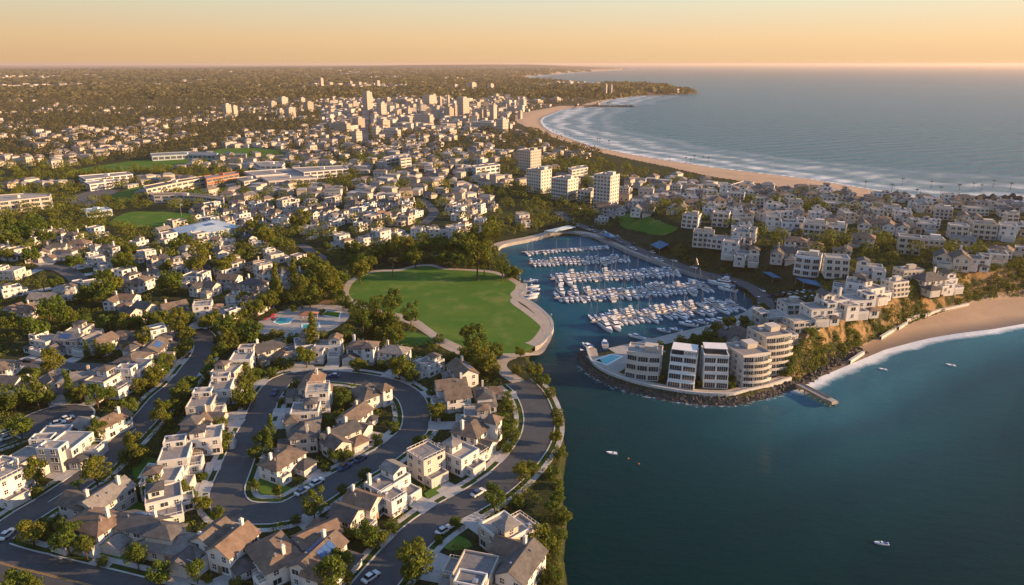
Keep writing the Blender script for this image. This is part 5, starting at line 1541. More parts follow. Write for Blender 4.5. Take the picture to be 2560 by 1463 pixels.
def make_boat(kind):
    r = root({'yacht': 'motor_yacht', 'cruiser': 'motor_boat', 'sail': 'sailing_boat', 'runabout': 'small_boat', 'tender': 'small_boat'}[kind])
    if kind == 'yacht':
        L, B, fb = 13.5, 4.2, 1.5
    elif kind == 'cruiser':
        L, B, fb = 9.6, 3.2, 1.1
    elif kind == 'sail':
        L, B, fb = 10.2, 3.0, .95
    elif kind == 'runabout':
        L, B, fb = 6.4, 2.3, .75
    else:
        L, B, fb = 4.2, 1.7, .45
    m = MB(); m.loft(hull_secs(L, B, fb)); m.build('hull', 'gelcoat', r)
    m = MB()
    st = [[(q[0][0] * 1.003, q[0][1] - .03, .12), (q[1][0], q[1][1] * 1.0 - .03, .3), (q[2][0], q[2][1] + .03, .3), (q[3][0] * 1.003, q[3][1] + .03, .12)] for q in hull_secs(L, B * .93, fb * .5)]
    m.loft(st, cap=False); m.build('hull_stripe', 'gel_blue', r)
    def cab(x0, x1, w, z0, h, rake=.5, taper=.8, nm='cabin', mt='gelcoat'):
        q = MB()
        P0 = [(x0, -w / 2), (x1, -w / 2 * taper), (x1, w / 2 * taper), (x0, w / 2)]
        P1 = [(x0 + .1, -w / 2 * .88), (x1 - h * rake * 1.6, -w / 2 * taper * .88), (x1 - h * rake * 1.6, w / 2 * taper * .88), (x0 + .1, w / 2 * .88)]
        q.loft([[(x, y, z0) for x, y in P0], [(x, y, z0 + h) for x, y in P1]])
        q.build(nm, mt, r)
        g = MB()
        a, b = .38, .82
        lerp = lambda t: [(p[0] * (1 - t) + o[0] * t, p[1] * (1 - t) + o[1] * t, z0 + h * t) for p, o in zip(P0, P1)]
        A_, B_ = lerp(a), lerp(b)
        out = lambda S: [(x * 1.0 + (.04 if x > (x0 + x1) / 2 else -.02), y + (.04 if y > 0 else -.04), z) for x, y, z in S]
        g.loft([out(A_), out(B_)], cap=False); g.build('windshield', 'boat_glass', r)
    if kind == 'yacht':
        cab(-4.2, 3.6, 3.3, 1.55, 1.5); cab(-3.4, 1.2, 2.7, 3.05, 1.0, .5, .85, 'flybridge')
        m = MB(); m.box(-2.0, 0, 4.9, 2.6, 2.4, .1); [m.box(-2 + a * 1.1, b * 1.0, 4.0, .08, .08, .92) for a in (-1, 1) for b in (-1, 1)]; m.build('hard_top', 'trim', r)
        m = MB(); m.box(-5.4, 0, 1.52, 2.2, 3.2, .12); m.build('aft_deck', 'deck_wood', r)
        m = MB(); m.tube([(-2, 0, 4.9), (-2.3, 0, 6.6)], .06); m.build('radar_mast', 'aluminium', r)
    elif kind == 'cruiser':
        cab(-1.6, 2.7, 2.5, 1.15, 1.25)
        m = MB(); m.box(-2.6, 0, 2.5, 2.4, 2.3, .1); [m.box(-2.6 + a * 1.0, b * 1.0, 1.1, .07, .07, 1.4) for a in (-1, 1) for b in (-1, 1)]; m.build('canopy', 'canvas_blue', r)
        m = MB(); m.box(-3.5, 0, 1.12, 1.6, 2.4, .12); m.build('aft_deck', 'deck_wood', r)
    elif kind == 'sail':
        cab(-1.2, 2.6, 1.9, 1.0, .55, 1.0)
        m = MB(); m.tube([(.9, 0, .9), (.9, 0, 13.6)], [.09, .06]); m.tube([(.9, -.9, 8.6), (.9, .9, 8.6)], .035); m.build('mast', 'aluminium', r)
        m = MB(); m.tube([(.8, 0, 2.0), (-3.6, 0, 1.95)], [.2, .14], 7); m.build('furled_sail', 'canvas_blue', r)
        m = MB(); m.tube([(5.0, 0, 1.2), (.9, 0, 13.2)], .025, 4); m.tube([(-4.9, 0, 1.1), (.9, 0, 13.4)], .025, 4); m.build('stay', 'aluminium', r)
        m = MB(); m.box(-3.2, 0, .97, 2.2, 1.6, .1); m.build('cockpit', 'deck_wood', r)
    elif kind == 'runabout':
        cab(-.2, 1.3, 1.7, .78, .6, .9)
        m = MB(); m.box(-1.6, 0, .77, 2.0, 1.6, .22); m.build('seat', 'canvas_blue', r)
        m = MB(); m.box(-3.25, 0, .5, .4, .5, .8); m.build('outboard_motor', 'rubber', r)
    else:
        m = MB(); m.box(-.4, 0, .46, .5, 1.3, .12); m.build('seat', 'deck_wood', r)
        m = MB(); m.box(-2.15, 0, .35, .3, .35, .6); m.build('outboard_motor', 'rubber', r)
    return r
BOAT = {k: make_boat(k) for k in ('yacht', 'cruiser', 'sail', 'runabout', 'tender')}
BW = {'yacht': 4.9, 'cruiser': 3.9, 'sail': 3.8, 'runabout': 3.2}
BL = {'yacht': 13.5, 'cruiser': 9.6, 'sail': 10.2, 'runabout': 6.4}
BD = {'yacht': 'flybridge motor yacht', 'cruiser': 'blue-canopied motor boat', 'sail': 'bare-masted sailing boat', 'runabout': 'small white runabout', 'tender': 'tiny open tender'}
BS = .69
BANKS = []
def berth_row(name, p0, p1, sides, seed):
    g = random.Random(seed)
    A, B = np.array(W(*p0, 0)), np.array(W(*p1, 0))
    d = B - A; n = np.linalg.norm(d); d /= n
    nr = np.array([d[1], -d[0]])                        # towards the viewer
    if nr[1] > 0: nr = -nr
    ang = atan2(d[1], d[0])
    r = root('floating_dock', (*((A + B) / 2), 0), ang)
    m = MB(); m.box(0, 0, .15, n, 1.8, .4); m.build('walkway', 'dock_plank', r)
    cnt = {}
    for sgn, mix in sides:
        dirn = nr * sgn
        t = 1.0
        while t < n - 1.5:
            k = g.choices(list(mix), list(mix.values()))[0]
            big = 1.35 if t < 8 and k == 'yacht' else 1.0
            w = BW[k] * BS * big
            if t + w > n + 1: break
            if g.random() > .03:
                c = A + d * (t + w / 2) + dirn * (1.3 + BL[k] * BS * big / 2 + g.uniform(0, .5))
                bow_out = g.random() < (.85 if sgn > 0 else .6)
                a = atan2(dirn[1], dirn[0]) + (0 if bow_out else pi) + g.uniform(-.06, .06)
                s = g.uniform(.86, 1.08) * BS * big
                o = copy_tree(BOAT[k], (c[0], c[1], g.uniform(-.05, .05)), a, s)
                key = (k, sgn); i = cnt.get(key, 0); cnt[key] = i + 1
                side = 'near side' if sgn > 0 else 'far side'
                tag(o, f'{BD[k]}, {ordinal(i)} such from the channel, {side} of {name}', 'boat', 'boats berthed in the marina')
            if g.random() < .4:
                q = A + d * (t + w + .05) - A; 
                m = MB(); xm = t + w - n / 2; yl = (1 if np.dot(dirn, np.array([-sin(ang), cos(ang)])) > 0 else -1)
                m.box(xm, yl * (0.9 + 2.2), .17, .6, 4.4, .34); m.build('finger_pier', 'dock_plank', r)
            t += w + g.uniform(-.15, .25)
    tag(r, f'floating dock carrying {name} of boats', 'dock', 'floating docks in the marina')
MX = {'yacht': .16, 'cruiser': .46, 'sail': .3, 'runabout': .08}
MS = {'cruiser': .5, 'sail': .3, 'runabout': .2}
MYS = {'yacht': .3, 'cruiser': .45, 'sail': .25}
berth_row('the outermost row', (1478, 808), (1846, 764), ((1, MX), (-1, MX)), 1)
berth_row('the second row', (1386, 748), (1775, 720), ((1, MX), (-1, MYS)), 2)
berth_row('the third row', (1376, 700), (1690, 681), ((1, MYS), (-1, MX)), 3)
berth_row('the fourth row', (1322, 660), (1572, 648), ((1, MX), (-1, {'runabout': .6, 'cruiser': .4})), 4)
berth_row('the innermost row', (1304, 632), (1515, 616), ((1, MS),), 5)
def moor(kind, px, py, rz, lab, cat='boat', s=1.0, group=None):
    x, y = W(px, py, 0.4)
    return tag(copy_tree(BOAT[kind], (x, y, 0), rz, s), lab, cat, group)
for k, (px, py, a) in enumerate(((1326, 703, .0), (1328, 717, .05), (1330, 726, .1), (1328, 737, .15), (1324, 745, .2))):
    moor('runabout', px, py, a + .1, f'white runabout, {ordinal(k)} from the head of the lawn quay', s=1.2, group='runabouts along the lawn quay')
for k, (px, py, kd, a, s) in enumerate(((1660, 826, 'runabout', 2.6, 1.1), (1690, 824, 'runabout', 2.8, 1.0), (1722, 812, 'cruiser', 2.7, 1), (1752, 806, 'cruiser', 2.6, .8), (1775, 800, 'tender', 2.4, 1.2), (1800, 802, 'cruiser', 2.8, .9), (1842, 797, 'runabout', 2.9, 1), (1606, 846, 'sail', 2.7, .8), (1590, 842, 'cruiser', 2.6, .8), (1512, 862, 'cruiser', 1.5, 1.0), (1470, 868, 'cruiser', 2.1, .9), (1462, 882, 'runabout', 2.1, 1.1), (1478, 880, 'runabout', 2.0, 1.1))):
    moor(kd, px, py, a, f'{BD[kd]}, {ordinal(k)} along the quay of the point', s=s * .85, group='boats tied along the quay of the point')
for k, (px, py, kd, a) in enumerate(((1805, 712, 'yacht', 2.6), (1740, 706, 'sail', 2.2), (1820, 725, 'cruiser', 2.5))):
    moor(kd, px, py, a, f'{BD[kd]} lying apart below the harbour road, {ordinal(k)} of three', group='boats below the harbour road')
moor('tender', 1530, 1131, 2.9, 'lone tiny white boat on the open dark water', s=.75)
moor('runabout', 2205, 1357, 2.95, 'lone white boat far out on the dark bay', s=.5)
moor('tender', 2208, 922, 2.7, 'pale open tender just off the sandy beach', s=.7)
moor('tender', 2378, 912, 2.6, 'faded open tender farther off the sandy beach', s=.8)
for k, (px, py) in enumerate(((1571, 1147), (1597, 1160))):
    x, y = W(px, py, 0)
    r = root('buoy', (x, y, 0))
    m = MB(); m.loft([[(q * cos(a), q * sin(a), z) for a in np.linspace(0, 2 * pi, 10, endpoint=False)] for q, z in ((.2, -.4), (.5, -.1), (.55, .2), (.4, .45), (.12, .6))]); m.build('float', 'orange_plastic', r)
    m = MB(); m.tube([(0, 0, .55), (0, 0, 1.0)], .06); m.build('topmark', 'orange_plastic', r)
    r.scale = (.45,) * 3
    tag(r, ['orange buoy closer to the lone tiny boat', 'orange buoy farther from the lone tiny boat'][k], 'buoy', 'orange buoys')
for r in BOAT.values():
    drop_tree(r)

# ------------------------------------------------------------------ cars
def make_car():
    r = root('parked_car')
    m = MB()
    pr = [(-2.2, .35), (-2.2, .8), (-1.5, .92), (1.0, .9), (2.05, .74), (2.2, .5), (2.15, .35)]
    m.loft([[(x, s * .86, z) for x, z in pr] for s in (-1, -.96, .96, 1)][0:1] + [[(x, s * .9, z) for x, z in pr] for s in (-.96, .96)] + [[(x * .99, .86, z) for x, z in pr]]); m.build('body', 'car_paint', r)
    m = MB(); m.loft([[(-1.6, -.78, .9), (-1.6, .78, .9), (1.0, .78, .88), (1.0, -.78, .88)], [(-1.15, -.62, 1.4), (-1.15, .62, 1.4), (.2, .62, 1.42), (.2, -.62, 1.42)]]); m.build('windows', 'boat_glass', r)
    m = MB(); m.box(-.48, 0, 1.42, 1.3, 1.2, .05); m.build('roof', 'car_paint', r)
    for sx in (-1.35, 1.35):
        for sy in (-.8, .8):
            m = MB(); m.tube([(sx, sy - .1, .32), (sx, sy + .1, .32)], .32, 10); m.build('wheel', 'rubber', r)
    return r
car = make_car()
def park(px, py, rz, lab, group=None):
    x, y, z = G(px, py)
    return tag(copy_tree(car, (x, y, z + .06), rz), lab, 'car', group)
def tang(nm, px, py):
    x, y, z = G(px, py); L = RL[nm][0]; k = int(np.hypot(L[:, 0] - x, L[:, 1] - y).argmin()); k = min(k, len(L) - 2)
    v = L[k + 1] - L[k]
    return atan2(v[1], v[0])
for nm, px, py, lab in (('loop', 862, 1171, 'car at the inner kerb of the loop, the farther of two by the sidewalk bend'), ('loop', 793, 1210, 'car at the inner kerb of the loop by the round lawn'), ('loop', 902, 1150, 'car parked at the inner kerb beside the dark shrubs'), ('loop', 757, 1232, 'car at the tip of the round lawn inside the loop'),
                        ('loop', 687, 985, 'car driving on the upper loop road'), ('court', 48, 1076, 'car at the mouth of the turning circle'), ('court', 20, 1098, 'car entering the court road'), ('hill', 20, 1340, 'car at the junction of the hill street'), ('shore', 1196, 1236, 'car parked on the shore road below the white terrace house'), ('loop', 835, 943, 'car in front of the tall grey house behind the loop'), ('lane', 70, 905, 'car on the back lane'), ('lane', 130, 910, 'second car on the back lane')):
    park(px, py, tang(nm, px, py), lab)
park(146, 1062, .6, 'car on the dark turning circle beside the gabled house')
park(168, 1050, .9, 'car at the edge of the turning circle by a driveway')
park(928, 1447, .9, 'car on a driveway at the foot of the shore road')
park(1110, 1330, .8, 'car on the driveway opposite the tall yellow tree')
Lm, wm, _ = RL['marina']; Nm, Tm = normals2(Lm)
acc = np.r_[0, np.cumsum(np.hypot(*np.diff(Lm, axis=0).T))]
c = 0
for s in np.arange(12, acc[-1] - 10, 5.2):
    if random.random() < .3: continue
    k = int(np.searchsorted(acc, s)); k = min(k, len(Lm) - 1)
    p = Lm[k] - Nm[k] * (2.9 if c % 3 else -2.9)
    z = float(terrain(np.array([p[0]]), np.array([p[1]]))[0]) + .27
    o = copy_tree(car, (p[0], p[1], z), atan2(Tm[k][1], Tm[k][0]) + random.choice((0, pi)))
    tag(o, f'small parked car, {ordinal(c)} from the top of the marina road', 'car', 'cars parked along the marina road'); c += 1
c = 0
for px, py in [(1925 + 17 * i, 742 - 2 * i) for i in range(7)] + [(1945 + 17 * i, 756 - 2 * i) for i in range(6)]:
    x, y, z = G(px, py)
    tag(copy_tree(car, (x, y, z + .1), .9 + random.uniform(-.1, .1)), f'car in the harbour car park, {ordinal(c % 7)} from the road in the {"back" if c < 7 else "front"} line', 'car', 'cars in the harbour car park'); c += 1
c = 0
for px, py in [(1440 + 12 * i, 519 + (i % 2) * 4) for i in range(10)]:
    x, y, z = G(px, py)
    tag(copy_tree(car, (x, y, z + .1), .3 + random.uniform(-.2, .2)), f'car below the tall white hotel, {ordinal(c)} from the road', 'car', 'cars below the tall white hotel'); c += 1
drop_tree(car)

# ------------------------------------------------------------------ awnings, playground, sports hall, flag
def awning(P, z0, h, lab, col='awning_blue'):
    P = ccw(P); c = np.mean(P, 0); r = root('awning', (c[0], c[1], z0))
    Q = [(x - c[0], y - c[1]) for x, y in P]
    m = MB(); n = len(Q)
    m.add([(x, y, h) for x, y in Q] + [(0, 0, h + 1.1)], [(i, (i + 1) % n, n) for i in range(n)]); m.add([(x, y, h - .02) for x, y in Q] + [(x, y, h - .35) for x, y in Q], [(i, n + i, n + (i + 1) % n, (i + 1) % n) for i in range(n)]); m.build('canopy', col, r)
    for x, y in Q:
        m = MB(); m.tube([(x * .97, y * .97, -.3), (x * .97, y * .97, h)], .1); m.build('post', 'aluminium', r)
    HOUSES.append((c[0], c[1], 6))
    return tag(r, lab, 'awning', 'blue awnings round the marina')
for pts, lab in (([(1500, 600), (1520, 592), (1545, 604), (1525, 613)], 'blue awning where the marina road leaves the bridge'), ([(1625, 628), (1650, 608), (1672, 618), (1648, 640)], 'bright blue awning below the green slope'), 
                 ([(1905, 700), (1925, 690), (1952, 702), (1930, 712)], 'blue awning beside the harbour car park'), ([(1360, 590), (1420, 574), (1440, 578), (1385, 598)], 'long pale awning over the inner marina jetty'), ([(1985, 722), (2040, 708), (2060, 716), (2005, 732)], 'blue canopy in the shade below the white villa')):
    P = [G(x, y)[:2] for x, y in pts]; z = max(2.0, np.mean([G(x, y)[2] for x, y in pts]))
    awning(P, z, 3.0, lab, 'pale_blue' if 'pale' in lab else 'awning_blue')
x, y = W(674, 801); r = root('play_slide', (x, y, 2.05)); r.scale = (.7, .7, .7)
m = MB(); m.tube([(-3.2, -.6, .5), (-1.5, 0, 1.5), (.2, .4, 2.4), (1.2, .6, 2.6)], .55, 8); m.build('chute', 'red_paint', r)
m = MB(); m.box(2.2, .7, 1.4, 2.2, 2.0, .2); [m.box(2.2 + a, .7 + b * .9, 0, .14, .14, 3.2) for a in (-1, 1) for b in (-1, 1)]; m.build('tower', 'red_paint', r)
m = MB(); m.hip(2.2, .7, 3.2, 2.2, 2.0, .9, .3); m.build('roof', 'red_paint', r); tag(r, 'red play slide with roofed tower beside the turquoise pool', 'slide')
x, y = W(773, 800); r = root('pavilion', (x, y, 2.05))
m = MB(); m.hip(0, 0, 2.8, 7, 4, 1.2, .4); m.build('roof', 'clay_brick', r)
for a in (-1, 1):
    for b in (-1, 1):
        m = MB(); m.box(a * 3.2, b * 1.8, 0, .18, .18, 2.9); m.build('post', 'trim', r)
tag(r, 'brick red open pavilion above the bright blue pool', 'pavilion')
P = ccw([G(px, py, 6)[:2] for px, py in [(430, 568), (533, 546), (604, 562), (466, 588)]]); c = np.mean(P, 0); z = G(500, 570)[2]
r = root('sports_hall', (c[0], c[1], z)); Q = [(q[0] - c[0], q[1] - c[1]) for q in P]
m = MB(); m.prism(Q, -.5, 5.0); m.build('wall', 'pale_blue', r)
m = MB(); n = len(Q); m.add([(q[0] * 1.03, q[1] * 1.03, 5.1) for q in Q] + [(q[0] * .35, q[1] * .35, 7.0) for q in Q], [(i, (i + 1) % n, n + (i + 1) % n, n + i) for i in range(n)] + [(n, n + 1, n + 2, n + 3)]); m.build('roof', 'pale_blue', r)
m = MB(); m.prism([(q[0] * .2 + 3, q[1] * .2 + 1) for q in Q], 7.0, 7.06); m.build('roof_panel', 'blue_tint', r)
tag(r, 'pale blue sports hall with deep blue roof panel by the playing field', 'sports hall'); BUSY.append(offset_poly(P, 3))
x, y, z = G(457, 560); r = root('flag_pole', (x, y, z)); m = MB(); m.tube([(0, 0, -.3), (0, 0, 15)], [.14, .07]); m.build('pole', 'aluminium', r); m = MB(); m.box(.9, 0, 13.2, 1.8, .05, 1.2); m.build('flag', 'trim', r); tag(r, 'slender pale flag pole between playing field and blue hall', 'flag pole')
c = 0
for px, py in ((870, 700), (1092, 660), (1225, 672), (1300, 705), (1378, 812), (1360, 862)):
    x, y = W(px, py); r = root('street_lamp', (x, y, 2.0)); m = MB(); m.tube([(0, 0, -.2), (0, 0, 4.6)], [.09, .06]); m.build('post', 'aluminium', r); m = MB(); m.box(0, 0, 4.6, .5, .5, .35); m.build('lamp_head', 'trim', r)
    tag(r, f'slim lamp post on the lawn path, {ordinal(c)} from the inland end', 'street lamp', 'lamp posts on the lawn path'); c += 1

# ------------------------------------------------------------------ large buildings
def slab(name, P, z, h, floors, wall, roofm, lab, cat, bands=True, group=None, hut=True, nwin=None):
    """flat roofed block on any outline with a ribbon window per floor and side"""
    P = ccw(P); c = np.mean(P, 0); r = root(name, (c[0], c[1], z)); Q = [(x - c[0], y - c[1]) for x, y in P]
    m = MB(); m.prism(Q, -1, h - .4); m.build('wall', wall, r)
    m = MB(); m.prism(offset_poly(Q, -.5), h - .398, h - .2); m.build('roof', roofm, r)
    m = MB(); m.ring(offset_poly(Q, .08), h - .5, h + .35, .5); m.build('parapet', wall, r)
    fh = h / floors
    if bands:
        for i in range(len(Q)):
            a, b = np.array(Q[i]), np.array(Q[(i + 1) % len(Q)]); L = np.linalg.norm(b - a)
            if L < 5: continue
            k = max(1, int(L / 5.5)); ang = atan2(*(b - a)[::-1])
            nrm = np.array([(b - a)[1], -(b - a)[0]]) / L
            mid = (a + b) / 2
            if np.dot(nrm, -(c + mid)) < 0: continue      # the sides nobody sees stay blank
            for f in range(floors):
                for t in range(k):
                    p = a + (b - a) * (t + .5) / k + nrm * .02
                    o = obj('window', window_mesh(round(L / k - 1.4, 0), round(fh * .5, 0) if fh > 3 else 1.5, 1), r); o.location = (p[0], p[1], f * fh + fh * .55); o.rotation_euler = (0, 0, ang)
    if hut:
        m = MB(); m.box(0, 0, h - .25, 4, 3, 2.2); m.build('roof_hut', wall, r)
    BUSY.append(offset_poly(P, 2))
    return tag(r, lab, cat, group)
def PX(pts, dz): return [G(x, y, dz)[:2] for x, y in pts]
for pts, h, fl, wall, roofm, lab in (
        ([(-60, 492), (60, 484), (128, 486), (124, 492), (50, 500), (-60, 512)], 9.5, 3, 'condo_wall', 'flat_roof', 'long sunlit three storey office at the edge of the town'),
        ([(357, 466), (430, 452), (508, 441), (512, 445), (440, 458), (366, 474)], 8, 2, 'condo_wall', 'shingle', 'long cream school wing with brown roof'),
        ([(508, 441), (592, 428), (597, 433), (516, 448)], 9, 2, 'clay_brick', 'flat_roof', 'brick school wing joined to the cream one'),
        ([(372, 484), (460, 482), (560, 493), (558, 498), (460, 488), (384, 490)], 6, 2, 'condo_wall', 'shingle', 'low bent school wing facing the trees'),
        ([(634, 408), (700, 404), (712, 408), (706, 414), (650, 416)], 9, 2, 'stucco', 'flat_roof', 'white two storey hall above the shopping roofs'),
        ([(590, 446), (640, 438), (660, 444), (610, 455)], 6, 2, 'stucco', 'flat_roof', 'white corner block at the shopping roofs'),
        ([(610, 432), (720, 420), (760, 428), (640, 442)], 6.5, 1, 'stucco', 'flat_roof', 'wide pale shopping roof in front of the white hall'),
        ([(730, 424), (860, 412), (872, 420), (760, 434)], 7, 2, 'stucco', 'flat_roof', 'long curved pale store roof'),
        ([(650, 445), (770, 432), (790, 442), (672, 456)], 5.5, 1, 'stucco', 'flat_roof', 'lower pale shopping roof nearest the houses'),
        ([(375, 384), (480, 379), (545, 383), (540, 388), (470, 386), (380, 391)], 6, 1, 'pale_blue', 'flat_roof', 'long low pale hall between two green fields'),
        ([(196, 440), (320, 430), (332, 436), (215, 450)], 6.5, 2, 'stucco', 'flat_roof', 'white school block beside the pointed trees'),
        ([(210, 455), (290, 447), (300, 452), (224, 462)], 6, 2, 'stucco', 'flat_roof', 'second white school block in front of the first'),
        ([(200, 524), (265, 518), (280, 524), (215, 531)], 4.5, 1, 'pale_blue', 'pale_blue', 'flat blue grey roofed hall near the playing field'),
        ([(958, 396), (994, 391), (1000, 396), (965, 402)], 10, 3, 'stucco', 'flat_roof', 'square white block with grey roof in mid town'),
        ([(996, 393), (1024, 390), (1028, 396), (1002, 400)], 12, 4, 'condo_wall', 'flat_roof', 'taller pale block beside the square white one'),
        ([(1760, 462), (1860, 452), (1885, 456), (1800, 468)], 6.5, 2, 'condo_wall', 'flat_roof', 'long pale block behind the beach palms'),
        ([(1420, 420), (1462, 414), (1470, 420), (1430, 427)], 9, 3, 'condo_wall', 'flat_roof', 'pale block between farthest hotel and beach'),
        ([(1180, 416), (1240, 410), (1250, 416), (1190, 423)], 7, 2, 'stucco', 'flat_roof', 'pale block in the middle of town')):
    slab('building', PX(pts, h), np.mean([G(x, y)[2] for x, y in pts]), h, fl, wall, roofm, lab, 'building')

simple('window_grey', (0.27, 0.24, 0.21), (0.33, 0.29, 0.25), .3, .3)
def tower(px, top, base, wpx, wall, lab, cat='tower', group='downtown towers', asp=.9, rz=-.7, bandmat='glass'):
    """far tower: a shaft, window bands, a plant room; sized from its outline"""
    x, y, z = G(px, base); s = FPX / (CAM_H / -ray(px, base)[2] * 1.0)
    h = (base - top) / s * 1.02; wm = wpx / s / (cos(abs(rz)) + asp * sin(abs(rz))); d = wm * asp
    r = root('tower_block', (x, y + d / 2, z), rz)
    m = MB(); m.box(0, 0, -2, wm, d, h + 2); m.build('wall', wall, r)
    m = MB(); fl = max(2, int(h / 3.6))
    for f in range(fl):
        m.box(0, 0, (f + .4) * h / fl, wm * .9, d + .4, h / fl * .34); m.box(0, 0, (f + .4) * h / fl + .02, wm + .4, d * .9, h / fl * .34 - .04)
    m.build('window_band', 'window_grey', r)
    m = MB(); m.box(wm * .1, 0, h, wm * .5, d * .5, 2.6); m.build('roof_hut', wall, r)
    BIGS.append((x, y + d / 2, max(wm, d) * .75)); HOUSES.append((x, y + d / 2, max(wm, d) * .72))
    return tag(r, lab, cat, group)
Z = lambda a, b: (600 + a / 3.64, 100 + b / 3.64)
TW = [(385, 530, 600, 90, 'pair of pale slabs at the inland side'), (290, 570, 630, 80, 'low pale slab farthest inland'), (450, 630, 710, 100, 'broad tan slab in front of the park'), (365, 640, 700, 60, 'grey slab beside the broad tan one'), (560, 535, 590, 60, 'pale slab behind the trees'), (620, 575, 655, 90, 'stepped pale block'),
      (1160, 488, 638, 88, 'tallest square tower at the head of the boulevard'), (1285, 588, 680, 90, 'pale domed block beside the boulevard'), (1530, 628, 685, 62, 'short square cream tower'), (1640, 562, 612, 34, 'slim cream tower'), (1720, 518, 598, 130, 'wide pale tower slab'), (1822, 528, 620, 34, 'thin slab tower'), (1895, 514, 592, 26, 'thinnest tower of the seafront group'),
      (2028, 543, 700, 112, 'massive brown tower'), (1790, 618, 722, 100, 'grey tower in front of the wide slab'), (1905, 628, 726, 80, 'cream tower next to the massive brown one'), (1958, 598, 722, 40, 'narrow cream tower'), (1670, 688, 780, 170, 'long ribbed cream block'), (1520, 708, 772, 90, 'grey block beside the ribbed one'),
      (2305, 602, 742, 66, 'tan tower closest to the bay beach'), (2200, 640, 742, 90, 'pale tower set back from the bay'), (2140, 680, 752, 70, 'stubby grey tower'), (2385, 735, 850, 110, 'rounded pale hotel at the end of the long roof'), (2225, 755, 812, 240, 'long low pale roof by the bay'), (925, 768, 864, 150, 'ribbed white block left of the boulevard trees'), (838, 738, 820, 60, 'grey block behind the ribbed white one'),
      (1300, 738, 810, 120, 'pale block right beside the boulevard'), (1075, 722, 800, 110, 'pale block on the inland side of the boulevard'), (1240, 815, 905, 85, 'stepped block at the foot of the boulevard'), (1060, 845, 935, 90, 'cream block at the foot of the boulevard'), (1380, 830, 905, 150, 'wide pale block near the boulevard foot'), (1530, 775, 815, 110, 'low block behind the town roofs'),
      (1460, 545, 590, 170, 'long pale slab row'), (1340, 532, 580, 60, 'blue grey block on the skyline row'), (1030, 575, 625, 90, 'pale curved block inland of the tallest tower'), (1900, 830, 890, 130, 'stack of pale flats'), (2090, 815, 850, 60, 'small square pale flats'), (1420, 650, 690, 90, 'pale low slab mid downtown'),
      (740, 355, 425, 40, 'lone far golden tower'), (1005, 380, 425, 36, 'far golden block'), (1085, 388, 420, 40, 'second far golden block'), (1250, 375, 420, 46, 'far block with mast'), (1955, 410, 455, 50, 'far cluster block'), (2110, 395, 455, 80, 'far cluster tower'), (2280, 405, 455, 60, 'far cluster slab'), (2085, 625, 660, 50, 'pale flats on the bay side'), (2330, 500, 545, 50, 'far block near the headland road')]
for a, b, c_, w_, lab in TW:
    px, tp = Z(a, b); _, bs = Z(a, c_)
    tower(px, tp, bs, w_ / 3.64, 'tower_wall', lab + ' downtown' if 'far' not in lab else lab + ' beyond downtown', rz=-.72 if w_ < 140 else -.35, asp=.9 if w_ < 140 else .45)
for px, tp, bs, w_, lab in ((566, 264, 291, 22, 'pale tower on the wooded plain'), (585, 268, 290, 16, 'narrower tower beside the pale one on the wooded plain'), (1514, 215, 237, 7, 'slim tower on the headland'), (1527, 216, 237, 7, 'second slim tower on the headland'), (1307, 252, 272, 18, 'cream block behind the bay beach'), (1300, 280, 298, 12, 'small cream block at the bay beach end'), (1340, 252, 262, 36, 'long pale block on the slope over the bay'), (1390, 246, 256, 24, 'pale block near the rocky spit')):
    tower(px, tp, bs, w_, 'tower_wall', lab, rz=-.6)

# ------------------------------------------------------------------ town: nearest houses one by one, the rest as a mass
TOWNX, TOWNY = jitter_grid(335, 2300, lambda y: 15.5 + max(0, y - 500) * .008)
PXY = lambda X, Y, Z_: (1280 + FPX * X / (Y * cos(PITCH) + (CAM_H - Z_) * sin(PITCH)), 731.5 - FPX * (Y * sin(PITCH) - (CAM_H - Z_) * cos(PITCH)) / (Y * cos(PITCH) + (CAM_H - Z_) * sin(PITCH)))
D_, s_, r_ = coast_info(TOWNX, TOWNY)
TZ = terrain(TOWNX, TOWNY, (D_, s_, r_))
tx, ty = PXY(TOWNX, TOWNY, TZ)
nz = vnoise(TOWNX, TOWNY, 90, 1) * .6 + vnoise(TOWNX, TOWNY, 35, 2) * .4
dens = np.full(len(TOWNX), .46)
dens = np.where((tx > 560) & (ty > 330), .68, dens)
dens = np.where((tx < 560) & (ty < 420), .5, dens)
dens = np.where((tx < 640) & (ty < 300), .34, dens)
dens = np.where((tx > 800) & (ty < 330) & (tx < 1320), .9, dens)
dens = np.where((tx > 1240) & (tx < 1500) & (ty > 470), .1, dens)
dens = np.where((tx > 1500) & (ty > 440), .86, dens)
dens = np.where((tx < 360) & (ty > 470) & (ty < 600), .05, dens)
dens = np.where((tx < 800) & (ty > 590) & (tx > 0), .46, dens)
dens = np.where((tx > 780) & (tx < 1420) & (ty > 575), 0.0, dens)
dens = np.where((tx > 1380) & (ty > 590) & ((tx < 1900) | (ty > 650)), .0, dens)
inb = np.zeros(len(TOWNX), bool)
for nm, bp in BEACH:
    inb |= inside(TOWNX, TOWNY, bp)
ok = (D_ > 14) & ~inb & (nz < dens) & (tx > -40) & (tx < 2600) & (ty > 150)
ok &= ~((ty < 575) & (tx > 1280) & (s_ < np.where(tx > 1500, 105, 62)))
idxs = np.where(ok)[0]
bl = blocked(TOWNX[idxs], TOWNY[idxs], 6.0) | near_points(TOWNX[idxs], TOWNY[idxs], HOUSES, 8.0)
idxs = idxs[~bl]
idxs = idxs[np.argsort(TOWNY[idxs])]
SINGLE = idxs[:185]; REST = idxs[185:]
